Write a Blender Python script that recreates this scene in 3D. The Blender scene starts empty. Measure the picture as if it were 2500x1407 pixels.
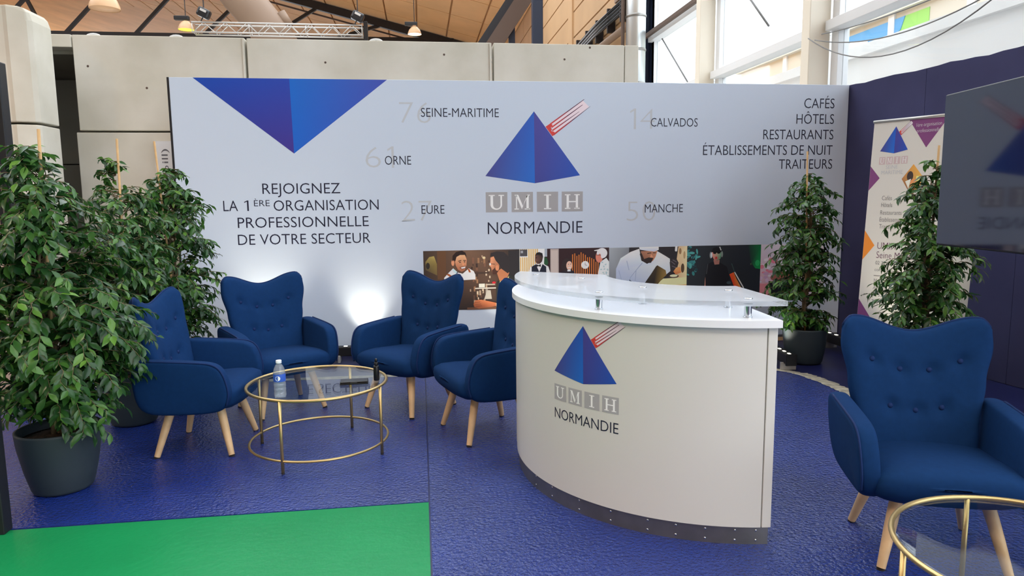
import bpy, bmesh, math, random
from math import sin, cos, pi, radians, sqrt, atan2
from mathutils import Vector, Matrix, Quaternion

random.seed(7)
S = bpy.context.scene
COL = S.collection

# ------------------------------------------------------------------ camera
H = 1.55
def cam_axes(pitch, yaw, roll):
    fw = Vector((sin(yaw), cos(yaw), 0)); rt = Vector((cos(yaw), -sin(yaw), 0)); up = Vector((0, 0, 1))
    f2 = cos(pitch) * fw - sin(pitch) * up
    u2 = cos(pitch) * up + sin(pitch) * fw
    r3 = cos(roll) * rt + sin(roll) * u2
    u3 = cos(roll) * u2 - sin(roll) * rt
    return r3, u3, f2
r3, u3, f2 = cam_axes(0.126708, 0.128926, -0.010146)
cd = bpy.data.cameras.new('camera'); cam = bpy.data.objects.new('camera', cd); COL.objects.link(cam)
cam.matrix_world = Matrix(((r3.x, u3.x, -f2.x, 0), (r3.y, u3.y, -f2.y, 0), (r3.z, u3.z, -f2.z, H), (0, 0, 0, 1)))
cd.sensor_fit = 'HORIZONTAL'; cd.sensor_width = 36; cd.lens = 1705.1 / 2500 * 36; cd.clip_end = 400
S.camera = cam

# ------------------------------------------------------------------ world / exposure
W = bpy.data.worlds.new('world'); S.world = W; W.use_nodes = True
bg = W.node_tree.nodes['Background']
bg.inputs['Color'].default_value = (0.86, 0.93, 1.0, 1); bg.inputs['Strength'].default_value = 4.5
S.view_settings.view_transform = 'Standard'; S.view_settings.look = 'None'
S.view_settings.gamma = 1; S.view_settings.use_curve_mapping = False
S.view_settings.exposure = 0.0

# ------------------------------------------------------------------ helpers
def lin(c):
    c = c / 255.0
    return c / 12.92 if c <= 0.04045 else ((c + 0.055) / 1.055) ** 2.4
def rgb(r, g, b, k=1.0): return (min(.95, lin(r) * k), min(.95, lin(g) * k), min(.95, lin(b) * k), 1)

def mat(name, col, rough=.5, metal=0, spec=.5, noise=None, bump=None, coat=0, sheen=0, emit=None, trans=0, ior=1.45, wave=None):
    m = bpy.data.materials.new(name); m.use_nodes = True
    nt = m.node_tree; p = nt.nodes['Principled BSDF']; L = nt.links
    p.inputs['Base Color'].default_value = col
    p.inputs['Roughness'].default_value = rough; p.inputs['Metallic'].default_value = metal
    p.inputs['Specular IOR Level'].default_value = spec
    p.inputs['Coat Weight'].default_value = coat; p.inputs['Sheen Weight'].default_value = sheen
    p.inputs['Transmission Weight'].default_value = trans; p.inputs['IOR'].default_value = ior
    if emit: p.inputs['Emission Color'].default_value = emit[0]; p.inputs['Emission Strength'].default_value = emit[1]
    tc = nt.nodes.new('ShaderNodeTexCoord')
    if noise:   # (scale, amount, detail[, colour2])
        n = nt.nodes.new('ShaderNodeTexNoise'); n.inputs['Scale'].default_value = noise[0]; n.inputs['Detail'].default_value = noise[2]
        L.new(tc.outputs['Object'], n.inputs['Vector'])
        r = nt.nodes.new('ShaderNodeValToRGB'); r.color_ramp.elements[0].position = .35; r.color_ramp.elements[1].position = .68
        c2 = noise[3] if len(noise) > 3 else tuple(min(.95, v * (1 - noise[1])) for v in col[:3]) + (1,)
        r.color_ramp.elements[0].color = c2; r.color_ramp.elements[1].color = col
        L.new(n.outputs['Fac'], r.inputs['Fac']); L.new(r.outputs['Color'], p.inputs['Base Color'])
    if bump:    # (scale, strength, distance[, stretch])
        n = nt.nodes.new('ShaderNodeTexNoise'); n.inputs['Scale'].default_value = bump[0]; n.inputs['Detail'].default_value = 3
        mp = nt.nodes.new('ShaderNodeMapping')
        if len(bump) > 3: mp.inputs['Scale'].default_value = bump[3]
        L.new(tc.outputs['Object'], mp.inputs['Vector']); L.new(mp.outputs['Vector'], n.inputs['Vector'])
        b = nt.nodes.new('ShaderNodeBump'); b.inputs['Strength'].default_value = bump[1]; b.inputs['Distance'].default_value = bump[2]
        L.new(n.outputs['Fac'], b.inputs['Height']); L.new(b.outputs['Normal'], p.inputs['Normal'])
    return m

def print_mat(name, rough=.45):
    m = bpy.data.materials.new(name); m.use_nodes = True
    nt = m.node_tree; p = nt.nodes['Principled BSDF']
    a = nt.nodes.new('ShaderNodeVertexColor'); a.layer_name = 'Col'
    nt.links.new(a.outputs['Color'], p.inputs['Base Color'])
    p.inputs['Roughness'].default_value = rough; p.inputs['Specular IOR Level'].default_value = .3
    return m

def clear_mat(name, tint, gloss, rough=.02):
    m = bpy.data.materials.new(name); m.use_nodes = True
    nt = m.node_tree; nt.nodes.clear()
    o = nt.nodes.new('ShaderNodeOutputMaterial'); mx = nt.nodes.new('ShaderNodeMixShader')
    t = nt.nodes.new('ShaderNodeBsdfTransparent'); g = nt.nodes.new('ShaderNodeBsdfGlossy')
    t.inputs['Color'].default_value = tint; g.inputs['Roughness'].default_value = rough
    lw = nt.nodes.new('ShaderNodeLayerWeight'); lw.inputs['Blend'].default_value = .5
    pw = nt.nodes.new('ShaderNodeMath'); pw.operation = 'POWER'; pw.inputs[1].default_value = 4
    ma = nt.nodes.new('ShaderNodeMath'); ma.operation = 'MULTIPLY_ADD'; ma.inputs[1].default_value = gloss; ma.inputs[2].default_value = .04; ma.use_clamp = True
    nt.links.new(lw.outputs['Facing'], pw.inputs[0]); nt.links.new(pw.outputs[0], ma.inputs[0]); nt.links.new(ma.outputs[0], mx.inputs['Fac'])
    nt.links.new(t.outputs[0], mx.inputs[1]); nt.links.new(g.outputs[0], mx.inputs[2]); nt.links.new(mx.outputs[0], o.inputs[0])
    return m

M = {}
M['concrete'] = mat('concrete', rgb(222, 217, 205), .8, noise=(1.3, .2, 6, rgb(200, 194, 178)), bump=(9, .12, .01))
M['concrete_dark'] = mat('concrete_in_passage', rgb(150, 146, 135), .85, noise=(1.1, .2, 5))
M['panel_white'] = mat('printed_white', rgb(206, 217, 234), .38, spec=.35)
M['frame_black'] = mat('black_frame', rgb(24, 25, 30), .5)
M['print'] = print_mat('flat_print')
M['ink'] = mat('dark_navy_ink', rgb(22, 24, 52), .5)
M['ink_grey'] = mat('pale_grey_ink', rgb(196, 200, 207), .45)
M['ink_white'] = mat('white_ink', rgb(232, 234, 238), .45)
M['ink_tile'] = mat('grey_tile_ink', rgb(140, 140, 142), .45)
M['ink_plum'] = mat('plum_ink', rgb(96, 40, 80), .45)
M['ink_soft'] = mat('soft_grey_ink', rgb(105, 105, 112), .45)
M['fabric'] = mat('navy_fabric', rgb(18, 51, 96), .9, spec=.12, sheen=.0, noise=(40, .1, 2), bump=(420, .15, .001))
M['piping'] = mat('navy_piping', rgb(17, 42, 90), .75, spec=.25)
M['wood'] = mat('beech', rgb(222, 184, 140), .45, noise=(14, .14, 4))
M['tip'] = mat('dark_tip', rgb(40, 34, 32), .6)
M['gold'] = mat('brushed_gold', rgb(196, 170, 118), .34, metal=.85)
M['glass'] = clear_mat('table_glass', (.93, .96, .95, 1), .6)
M['pane'] = clear_mat('window_glass', (.98, .99, .99, 1), .35)
def milky(name, tint, gloss, white):
    m = clear_mat(name, tint, gloss, .05); nt = m.node_tree; L = nt.links
    out = [n for n in nt.nodes if n.type == 'OUTPUT_MATERIAL'][0]; first = [n for n in nt.nodes if n.type == 'MIX_SHADER'][0]
    d = nt.nodes.new('ShaderNodeBsdfDiffuse'); d.inputs['Color'].default_value = (.82, .86, .92, 1)
    mx = nt.nodes.new('ShaderNodeMixShader'); mx.inputs[0].default_value = white
    L.new(first.outputs[0], mx.inputs[1]); L.new(d.outputs[0], mx.inputs[2]); L.new(mx.outputs[0], out.inputs[0]); return m
M['acrylic'] = milky('clear_acrylic', (.95, .97, .99, 1), .7, .26)
M['counter'] = mat('counter_white', rgb(214, 212, 206), .32, spec=.4)
M['counter_top'] = mat('counter_top_white', rgb(238, 240, 244), .28, spec=.45)
M['steel'] = mat('brushed_steel', rgb(150, 148, 144), .38, metal=.9, noise=(6, .25, 3))
M['chrome'] = mat('chrome', rgb(205, 208, 212), .14, metal=1)
M['floor_base'] = mat('dark_floor', rgb(34, 40, 92), .4, noise=(2, .3, 4), bump=(60, .15, .004))
M['floor_blue'] = mat('blue_vinyl', rgb(34, 56, 132), .16, spec=.7, noise=(1.6, .25, 6), bump=(55, 1.0, .013))
M['floor_blue_l'] = mat('blue_vinyl_sheet', rgb(31, 52, 130), .16, spec=.7, noise=(1.6, .25, 6), bump=(55, .8, .011))
M['floor_green'] = mat('green_vinyl', rgb(24, 136, 80), .36, spec=.2, noise=(2.2, .1, 5), bump=(26, .3, .006))
M['hall_floor'] = mat('hall_floor', rgb(214, 208, 198), .5, noise=(1, .12, 4))
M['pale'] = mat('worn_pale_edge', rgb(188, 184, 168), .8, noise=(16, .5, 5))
M['pot'] = mat('dark_slate_pot', rgb(44, 54, 60), .55, bump=(50, .1, .002))
M['soil'] = mat('bark_soil', rgb(92, 66, 48), .9, noise=(45, .75, 3), bump=(60, .9, .02))
M['bark'] = mat('stem_bark', rgb(132, 112, 84), .8, noise=(30, .3, 3))
M['bamboo'] = mat('bamboo', rgb(206, 168, 118), .6, noise=(12, .2, 2))
M['dark_wall'] = mat('navy_fabric_wall', rgb(74, 76, 112), .9, spec=.2, noise=(1.5, .2, 3), bump=(300, .2, .002))
M['tv_body'] = mat('tv_body', rgb(18, 18, 22), .4)
M['tv_screen'] = mat('tv_screen', rgb(22, 30, 54), .06, spec=.5, ior=1.85)
M['banner'] = mat('banner_vinyl', rgb(232, 230, 222), .5)
M['alu'] = mat('aluminium', rgb(190, 188, 184), .4, metal=.6)
M['black_metal'] = mat('black_metal', rgb(22, 22, 25), .45)
M['led'] = mat('led_strip', rgb(255, 246, 225), .4, emit=((1, .93, .78, 1), 3))
M['plastic_black'] = mat('black_plastic', rgb(17, 18, 22), .3)
M['bottle'] = milky('bottle_plastic', (.94, .97, .99, 1), .8, .16)
M['water'] = clear_mat('bottle_water', (.95, .98, 1, 1), .6, .04)
M['label_blue'] = mat('bottle_label', rgb(52, 92, 190), .4)
M['cap_white'] = mat('bottle_cap', rgb(232, 236, 242), .4)
M['ceil'] = mat('ceiling_plywood', rgb(254, 202, 148), .7, noise=(.35, .14, 3))
M['clad'] = mat('cladding_panel', rgb(196, 158, 116), .7, noise=(.5, .12, 3))
M['roof_steel'] = mat('roof_steel_black', rgb(32, 30, 34), .5)
M['beam_brown'] = mat('roof_beam_brown', rgb(88, 70, 60), .6)
M['col_blue'] = mat('column_blue_grey', rgb(112, 120, 140), .5)
M['col_navy'] = mat('column_navy', rgb(34, 42, 62), .5)
M['white_steel'] = mat('cream_steel', rgb(230, 222, 206), .5)
M['white_frame'] = mat('window_frame_white', rgb(226, 228, 230), .5)
M['duct'] = mat('galvanised', rgb(206, 212, 214), .3, metal=.75)
M['duct_brown'] = mat('taupe_duct', rgb(132, 110, 92), .6)
M['beige'] = mat('beige_partition', rgb(214, 190, 172), .7)
M['grey_part'] = mat('slate_partition', rgb(52, 66, 80), .6)
M['lamp_warm'] = mat('lamp_warm', rgb(255, 240, 210), .4, emit=((1, .78, .5, 1), 9))
M['lamp_yellow'] = mat('lamp_yellow', rgb(230, 240, 60), .4, emit=((.8, .85, .06, 1), 1.2))
M['lamp_shade'] = mat('lamp_reflector', rgb(200, 160, 120), .4)
M['tent'] = mat('white_marquee', rgb(250, 250, 250), .7)
M['facade'] = mat('pale_facade', rgb(205, 200, 188), .8)
M['m_blue'] = mat('mural_blue', rgb(96, 160, 212), .8)
M['m_green'] = mat('mural_green', rgb(150, 205, 110), .8)
M['m_white'] = mat('mural_cloud', rgb(236, 238, 240), .8)
M['asphalt'] = mat('asphalt', rgb(150, 150, 150), .9)
M['cable'] = mat('cable_grey', rgb(120, 120, 120), .6)

def leaf_material():
    m = bpy.data.materials.new('ficus_leaf'); m.use_nodes = True
    nt = m.node_tree; L = nt.links; p = nt.nodes['Principled BSDF']; out = nt.nodes['Material Output']
    oi = nt.nodes.new('ShaderNodeObjectInfo'); ge = nt.nodes.new('ShaderNodeNewGeometry')
    ad = nt.nodes.new('ShaderNodeMath'); ad.operation = 'ADD'; fr = nt.nodes.new('ShaderNodeMath'); fr.operation = 'FRACT'
    L.new(oi.outputs['Random'], ad.inputs[0]); L.new(ge.outputs['Random Per Island'], ad.inputs[1]); L.new(ad.outputs[0], fr.inputs[0])
    r = nt.nodes.new('ShaderNodeValToRGB'); e = r.color_ramp.elements
    e[0].position = 0; e[0].color = rgb(30, 62, 32); e[1].position = 1; e[1].color = rgb(104, 150, 60)
    x = e.new(.55); x.color = rgb(48, 92, 40); x = e.new(.85); x.color = rgb(74, 120, 50)
    L.new(fr.outputs[0], r.inputs['Fac']); L.new(r.outputs['Color'], p.inputs['Base Color'])
    p.inputs['Roughness'].default_value = .32; p.inputs['Specular IOR Level'].default_value = .5
    t = nt.nodes.new('ShaderNodeBsdfTranslucent'); L.new(r.outputs['Color'], t.inputs['Color'])
    mx = nt.nodes.new('ShaderNodeMixShader'); mx.inputs[0].default_value = .3
    L.new(p.outputs[0], mx.inputs[1]); L.new(t.outputs[0], mx.inputs[2]); L.new(mx.outputs[0], out.inputs['Surface'])
    return m
M['leaf'] = leaf_material()

def tag(o, label=None, cat=None, group=None, kind=None):
    if label: o['label'] = label
    if cat: o['category'] = cat
    if group: o['group'] = group
    if kind: o['kind'] = kind
    return o
def thing(name, label, cat, loc=(0, 0, 0), rz=0, group=None, kind=None):
    o = bpy.data.objects.new(name, None); COL.objects.link(o)
    o.location = loc; o.rotation_euler = (0, 0, rz); o.empty_display_size = .1
    return tag(o, label, cat, group, kind)
def link(name, me, material, parent=None, smooth=False):
    if material is not None and not me.materials: me.materials.append(M[material] if isinstance(material, str) else material)
    if smooth:
        for f in me.polygons: f.use_smooth = True
    o = bpy.data.objects.new(name, me); COL.objects.link(o)
    if parent: o.parent = parent
    return o
def copy_tree(o, parent=None):
    c = o.copy(); COL.objects.link(c); c.parent = parent
    for ch in list(o.children): copy_tree(ch, c)
    return c

class MB:
    """collects geometry for one mesh object"""
    def __init__(s): s.v = []; s.f = []
    def add(s, v, f):
        n = len(s.v); s.v += [tuple(p) for p in v]; s.f += [tuple(i + n for i in q) for q in f]; return s
    def box(s, x0, x1, y0, y1, z0, z1):
        return s.add([(x0, y0, z0), (x1, y0, z0), (x1, y1, z0), (x0, y1, z0), (x0, y0, z1), (x1, y0, z1), (x1, y1, z1), (x0, y1, z1)],
                     [(0, 3, 2, 1), (4, 5, 6, 7), (0, 1, 5, 4), (1, 2, 6, 5), (2, 3, 7, 6), (3, 0, 4, 7)])
    def prism(s, pts, z0, z1):
        n = len(pts)
        return s.add([(x, y, z0) for x, y in pts] + [(x, y, z1) for x, y in pts],
                     [tuple(range(n))[::-1], tuple(range(n, 2 * n))] + [(i, (i + 1) % n, n + (i + 1) % n, n + i) for i in range(n)])
    def tube(s, pts, r, n=8, closed=False, caps=True):
        pts = [Vector(p) for p in pts]; k = len(pts); rs = r if isinstance(r, (list, tuple)) else [r] * k
        rings = []; up = None
        for i, p in enumerate(pts):
            a = pts[(i - 1) % k] if (closed or i > 0) else p; b = pts[(i + 1) % k] if (closed or i < k - 1) else p
            t = (b - a).normalized()
            if up is None: up = Vector((0, 0, 1)) if abs(t.z) < .9 else Vector((1, 0, 0))
            x = t.cross(up).normalized(); u = x.cross(t).normalized(); up = u
            rings.append([p + rs[i] * (cos(2 * pi * j / n) * x + sin(2 * pi * j / n) * u) for j in range(n)])
        v = [q for rg in rings for q in rg]; f = []
        for i in range(k if closed else k - 1):
            i2 = (i + 1) % k
            for j in range(n): f.append((i * n + j, i * n + (j + 1) % n, i2 * n + (j + 1) % n, i2 * n + j))
        if caps and not closed: f += [tuple(range(n))[::-1], tuple((k - 1) * n + j for j in range(n))]
        return s.add(v, f)
    def lathe(s, prof, c=(0, 0, 0), n=32, cap=True):
        v = []; f = []; k = len(prof)
        for r, z in prof:
            for j in range(n): v.append((c[0] + r * cos(2 * pi * j / n), c[1] + r * sin(2 * pi * j / n), c[2] + z))
        for i in range(k - 1):
            for j in range(n): f.append((i * n + j, i * n + (j + 1) % n, (i + 1) * n + (j + 1) % n, (i + 1) * n + j))
        if cap: f += [tuple(range(n))[::-1], tuple((k - 1) * n + j for j in range(n))]
        return s.add(v, f)
    def mesh(s, name, off=None):
        v = s.v if off is None else [(p[0] - off[0], p[1] - off[1], p[2] - off[2]) for p in s.v]
        me = bpy.data.meshes.new(name); me.from_pydata(v, [], s.f); me.update(); return me
    def build(s, name, material, parent=None, smooth=False, world=False, bevel=0):
        off = parent.location if (world and parent) else None
        o = link(name, s.mesh(name, off), material, parent, smooth)
        if bevel:
            b = o.modifiers.new('bevel', 'BEVEL'); b.width = bevel; b.segments = 2; b.limit_method = 'ANGLE'; b.angle_limit = radians(40)
        return o
def struct(o, label=None): o['kind'] = 'structure'; (label and tag(o, label)); return o
def bx(name, b, material, parent=None, bevel=0, world=False): return MB().box(*b).build(name, material, parent, bevel=bevel, world=world)
def auto_smooth(o, ang=40):
    for f in o.data.polygons: f.use_smooth = True
    b = o.modifiers.new('edges', 'EDGE_SPLIT'); b.split_angle = radians(ang); return o

# ---- lettering -----------------------------------------------------------
ONE = ([(.16, 0), (.24, 0), (.24, .7), (.17, .7), (.02, .61), (.02, .545), (.16, .62)], [tuple(range(7))])
_txt = {}
def text_geo(s, offset=0.0):
    if (s, offset) in _txt: return _txt[(s, offset)]
    if s == '1': k = cap_h() / .7; return [(p[0] * k, p[1] * k) for p in ONE[0]], ONE[1]
    cu = bpy.data.curves.new('t', 'FONT'); cu.body = s; cu.size = 1; cu.offset = offset; cu.resolution_u = 3; cu.fill_mode = 'FRONT'
    ob = bpy.data.objects.new('t', cu); COL.objects.link(ob)
    dg = bpy.context.evaluated_depsgraph_get()
    me = bpy.data.meshes.new_from_object(ob.evaluated_get(dg))
    v = [(p.co.x, p.co.y) for p in me.vertices]; f = [tuple(p.vertices) for p in me.polygons]
    bpy.data.objects.remove(ob); bpy.data.curves.remove(cu); bpy.data.meshes.remove(me)
    _txt[(s, offset)] = (v, f); return v, f
CAPH = None
def cap_h():
    global CAPH
    if CAPH is None: CAPH = max(p[1] for p in text_geo('H')[0])
    return CAPH
def text_fit(s, x0, x1, base, cap, offset=-.006):
    """2-D lettering that spans x0..x1 with capital height cap"""
    v, f = text_geo(s, offset); a = min(p[0] for p in v); b = max(p[0] for p in v)
    kx = (x1 - x0) / (b - a); ky = cap / cap_h()
    return [(x0 + (p[0] - a) * kx, base + p[1] * ky) for p in v], f
def flat(name, v2, faces, material, parent, mapf, off):
    me = bpy.data.meshes.new(name); me.from_pydata([mapf(x, z, off) for x, z in v2], [], faces); me.update()
    return link(name, me, material, parent)
class Art:
    """flat printed picture: coloured polygons, each a hair in front of the last"""
    def __init__(s, k=1.6): s.v = []; s.f = []; s.c = []; s.layer = []; s.n = 0; s.k = k
    def poly(s, pts, col):
        b = len(s.v); cols = col if isinstance(col, list) else [col] * len(pts)
        s.v += pts; s.f.append(tuple(range(b, b + len(pts)))); s.c += [rgb(*c, s.k) for c in cols]; s.layer += [s.n] * len(pts); s.n += 1
    def ell(s, cx, cy, rx, ry, col, n=20, rot=0):
        s.poly([(cx + rx * cos(2 * pi * i / n) * cos(rot) - ry * sin(2 * pi * i / n) * sin(rot), cy + rx * cos(2 * pi * i / n) * sin(rot) + ry * sin(2 * pi * i / n) * cos(rot)) for i in range(n)], col)
    def rect(s, x0, y0, x1, y1, col): s.poly([(x0, y0), (x1, y0), (x1, y1), (x0, y1)], col)
    def line(s, x0, y0, x1, y1, w, col, w2=None):
        d = Vector((x1 - x0, y1 - y0)).normalized(); nx, ny = -d.y, d.x; w2 = w if w2 is None else w2
        s.poly([(x0 + nx * w / 2, y0 + ny * w / 2), (x1 + nx * w2 / 2, y1 + ny * w2 / 2), (x1 - nx * w2 / 2, y1 - ny * w2 / 2), (x0 - nx * w / 2, y0 - ny * w / 2)], col)
    def build(s, name, parent, to2d, mapf, off=.0008, step=.00006, clip=None, cuts=None):
        v = []
        for (x, y), l in zip(s.v, s.layer):
            if clip: x = min(max(x, clip[0]), clip[2]); y = min(max(y, clip[1]), clip[3])
            a, b = to2d(x, y); v.append((a, b, off + l * step))
        me = bpy.data.meshes.new(name); me.from_pydata(v, [], s.f); me.update()
        at = me.color_attributes.new('Col', 'FLOAT_COLOR', 'POINT')
        for i, c in enumerate(s.c): at.data[i].color = c
        if cuts:
            bm = bmesh.new(); bm.from_mesh(me)
            for cx in cuts: bmesh.ops.bisect_plane(bm, geom=bm.verts[:] + bm.edges[:] + bm.faces[:], plane_co=(cx, 0, 0), plane_no=(1, 0, 0))
            bm.to_mesh(me); bm.free()
        for p in me.vertices: p.co = Vector(mapf(*p.co))
        me.update()
        return link(name, me, 'print', parent)

def serif(ch):
    R = lambda a, b, c, d: [(a, c), (b, c), (b, d), (a, d)]
    if ch == 'I': return [R(.42, .58, .05, .95), R(.27, .73, 0, .07), R(.27, .73, .93, 1)]
    if ch == 'H': return [R(.13, .28, .05, .95), R(.72, .87, .05, .95), R(.02, .38, 0, .07), R(.02, .38, .93, 1), R(.62, .98, 0, .07), R(.62, .98, .93, 1), R(.28, .72, .46, .54)]
    if ch == 'U':
        o = [(.48 + .36 * cos(a), .33 + .33 * sin(a)) for a in [pi + pi * i / 12 for i in range(13)]]
        n = [(.51 + .23 * cos(a), .33 + .25 * sin(a)) for a in [2 * pi - pi * i / 12 for i in range(13)]]
        return [o + n, R(.12, .28, .33, .95), R(.74, .84, .33, .95), R(.01, .39, .93, 1), R(.62, .97, .93, 1)]
    if ch == 'M': return [R(.1, .17, .04, .95), R(.76, .91, .04, .95), R(0, .28, 0, .07), R(.65, 1, 0, .07), [(.02, 1), (.24, 1), (.55, .22), (.47, .02), (.12, .93), (.02, .94)], [(.47, .02), (.53, .18), (.8, 1), (.98, 1), (.98, .94), (.84, .94)]]

def logo(parent, to2d, mapf, second, cuts=None, cap=113, fork=True, dim=1.0, tiles='ink_tile', text='ink', light=False):
    """pyramid with a fork, four letter tiles and a line of text; drawn in the logo's own units"""
    a = Art(1.25 * dim)
    a.poly([(623, 160), (628, 822), (175, 752)], [(34, 86, 178), (30, 100, 190), (66, 66, 130)])
    a.poly([(623, 160), (1048, 750), (628, 822)], [(70, 64, 140), (32, 76, 168), (60, 62, 136)])
    a.build('pyramid', parent, to2d, mapf, cuts=cuts)
    if fork:
        b = Art(1.2 * dim)
        b.poly([(780, 275), (1075, 60), (1130, 115), (805, 372)], (226, 208, 216))
        b.poly([(728, 300), (775, 268), (795, 285), (778, 305), (786, 325), (780, 340), (806, 345), (820, 362), (792, 388)], (205, 62, 58))
        for q in ((772, 276, 1085, 48, 13, 5), (784, 306, 1070, 98, 13, 5), (790, 336, 1040, 160, 13, 3), (800, 374, 1142, 112, 16, 2)):
            b.line(q[0], q[1], (q[0] + q[2]) / 2, (q[1] + q[3]) / 2, q[4], [(200, 60, 58), (130, 48, 66), (130, 48, 66), (200, 60, 58)], (q[4] + q[5]) / 2)
            b.line((q[0] + q[2]) / 2, (q[1] + q[3]) / 2, q[2], q[3], (q[4] + q[5]) / 2, (88, 50, 76), q[5])
        b.build('fork', parent, to2d, mapf, cuts=cuts)
    for ch, x0 in zip('UMIH', (175, 411, 645, 877)):
        t = Art(1.35); g = (150, 148, 150) if not light else (190, 172, 172)
        t.rect(x0, 902, x0 + 198, 1090, g)
        tile = t.build('letter_tile', parent, to2d, mapf, cuts=cuts)
        l = Art(1.35)
        for pl in serif(ch): l.poly([(x0 + 26 + 146 * px, 1066 - 138 * py) for px, py in pl], (224, 226, 230))
        for i in range(len(l.layer)): l.layer[i] = 0
        l.build('letter', tile, to2d, mapf, off=.0013, cuts=cuts)
    for s, x0, x1, base, ch in second:
        v, f = text_fit(s, x0, x1, 0, ch)
        v = [to2d(p[0], base - p[1]) for p in v]
        flat('lettering', v, f, text, parent, lambda x, z, o: mapf(x, z, o), .0009)

# ================================================================== SETTING
# ---- floor
fl = struct(bx('floor', (-60, 14, -20, 8.2, -.2, -.004), 'floor_base'), 'dark blue hall floor under the vinyl sheets')
struct(bx('floor_hall', (-60, 14, 8.2, 140, -.2, -.01), 'hall_floor'), 'grey concrete floor of the hall behind the stand')
EDGE = [(0.0, 6.13), (1.3, 6.12), (2.3, 6.05), (2.85, 5.92), (3.12, 5.78), (3.24, 5.63), (3.29, 5.37), (3.30, 5.05), (3.25, 4.71), (3.15, 4.35), (3.05, 3.9), (3.02, 3.3), (3.1, 2.4), (3.2, 1.2)]
MB().prism([(0.012, -2), (3.2, -2)] + EDGE[::-1][0:-1] + [(0.012, 6.13)], -.004, 0).build('vinyl_sheet', 'floor_blue', fl)
MB().prism([(-4.2, 3.475), (0.004, 3.475), (0.004, 6.13), (-4.2, 6.18)], -.004, 0).build('vinyl_sheet', 'floor_blue_l', fl)
MB().prism([(-6, -2), (0.004, -2), (0.004, 3.468), (-6, 3.44)], -.004, 0).build('vinyl_sheet', 'floor_green', fl)
def smooth_path(pts, n=10):
    out = []
    for i in range(len(pts) - 1):
        p0 = Vector(pts[max(i - 1, 0)]); p1 = Vector(pts[i]); p2 = Vector(pts[i + 1]); p3 = Vector(pts[min(i + 2, len(pts) - 1)])
        for k in range(n):
            t = k / n
            out.append(.5 * ((2 * p1) + (p2 - p0) * t + (2 * p0 - 5 * p1 + 4 * p2 - p3) * t * t + (3 * p1 - p0 - 3 * p2 + p3) * t ** 3))
    out.append(Vector(pts[-1])); return out
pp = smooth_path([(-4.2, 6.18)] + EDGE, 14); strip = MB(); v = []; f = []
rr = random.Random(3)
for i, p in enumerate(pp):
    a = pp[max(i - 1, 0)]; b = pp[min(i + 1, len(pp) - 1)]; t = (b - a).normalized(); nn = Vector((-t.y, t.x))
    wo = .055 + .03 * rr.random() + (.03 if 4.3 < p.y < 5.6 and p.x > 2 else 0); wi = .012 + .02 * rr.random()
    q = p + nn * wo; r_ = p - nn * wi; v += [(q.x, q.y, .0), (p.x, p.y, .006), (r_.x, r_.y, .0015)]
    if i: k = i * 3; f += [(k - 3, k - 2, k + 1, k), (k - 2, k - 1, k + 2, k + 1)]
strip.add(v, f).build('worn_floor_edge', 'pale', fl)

# ---- concrete wall behind the display
wb = struct(thing('wall_back', 'grey precast concrete wall behind the white display panel', None, (0, 7.8, 0)))
del_ = .012
def conc(x0, x1, z0, z1, y0=7.8, y1=8.0, name='concrete_panel', m='concrete'): return bx(name, (x0, x1, y0, y1, z0, z1), m, wb, .008, True)
conc(-3.43, -1.752 - del_, 2.29, 3.237); conc(-1.752 + del_, .824 - del_, 2.29, 3.233); conc(.824 + del_, 2.30 - .004, 2.29, 3.233)
conc(2.306, 2.464, 2.29, 3.235, 7.81, 8.0)
conc(-3.45, -1.752 - del_, 0, 2.268, 7.77); conc(-1.752 + del_, .824 - del_, 0, 2.268, 7.77); conc(.824 + del_, 2.464, 0, 2.268, 7.77)
conc(-5.2, -3.44, 3.115, 3.24)                                   # lintel over the passage
bx('joint_bead', (-1.752 - .03, -1.752 - .012, 7.785, 7.8, 2.7, 3.23), 'concrete', wb, 0, True)
bx('joint_bead', (.79, .812, 7.785, 7.8, 2.7, 3.225), 'concrete', wb, 0, True)
for lx in (-3.25, -2.45, -.42):
    MB().tube([(lx + .07 * cos(a), 7.87, 3.225 + .035 * sin(a)) for a in [pi * i / 8 for i in range(9)]], .012, 6).build('lifting_loop', 'white_frame', wb, True, True)
for hx, hz in ((1.905, 3.20), (1.62, 3.07), (-3.30, 2.93), (-2.75, 2.72), (-.95, 3.0), (.3, 3.1)):
    o = MB().lathe([(.012, 0), (.010, .002), (.001, .002)], n=10).build('tie_hole', 'beam_brown', wb); o.location = (hx, -.0005, hz); o.rotation_euler = (pi / 2, 0, 0)
# dark passage
pas = struct(thing('wall_passage', 'dark passage behind the concrete wall', None, (-4, 9.6, 0)))
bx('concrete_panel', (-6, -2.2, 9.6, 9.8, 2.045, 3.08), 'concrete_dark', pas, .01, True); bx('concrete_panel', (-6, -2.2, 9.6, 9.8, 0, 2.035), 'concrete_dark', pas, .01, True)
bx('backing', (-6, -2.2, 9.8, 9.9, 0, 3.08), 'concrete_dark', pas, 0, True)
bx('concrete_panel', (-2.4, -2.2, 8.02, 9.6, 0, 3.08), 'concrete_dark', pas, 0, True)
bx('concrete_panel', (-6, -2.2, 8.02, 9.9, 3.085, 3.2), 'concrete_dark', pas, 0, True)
bx('concrete_panel', (-6.2, -6, 7.5, 9.9, 0, 3.2), 'concrete_dark', pas, 0, True)
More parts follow.
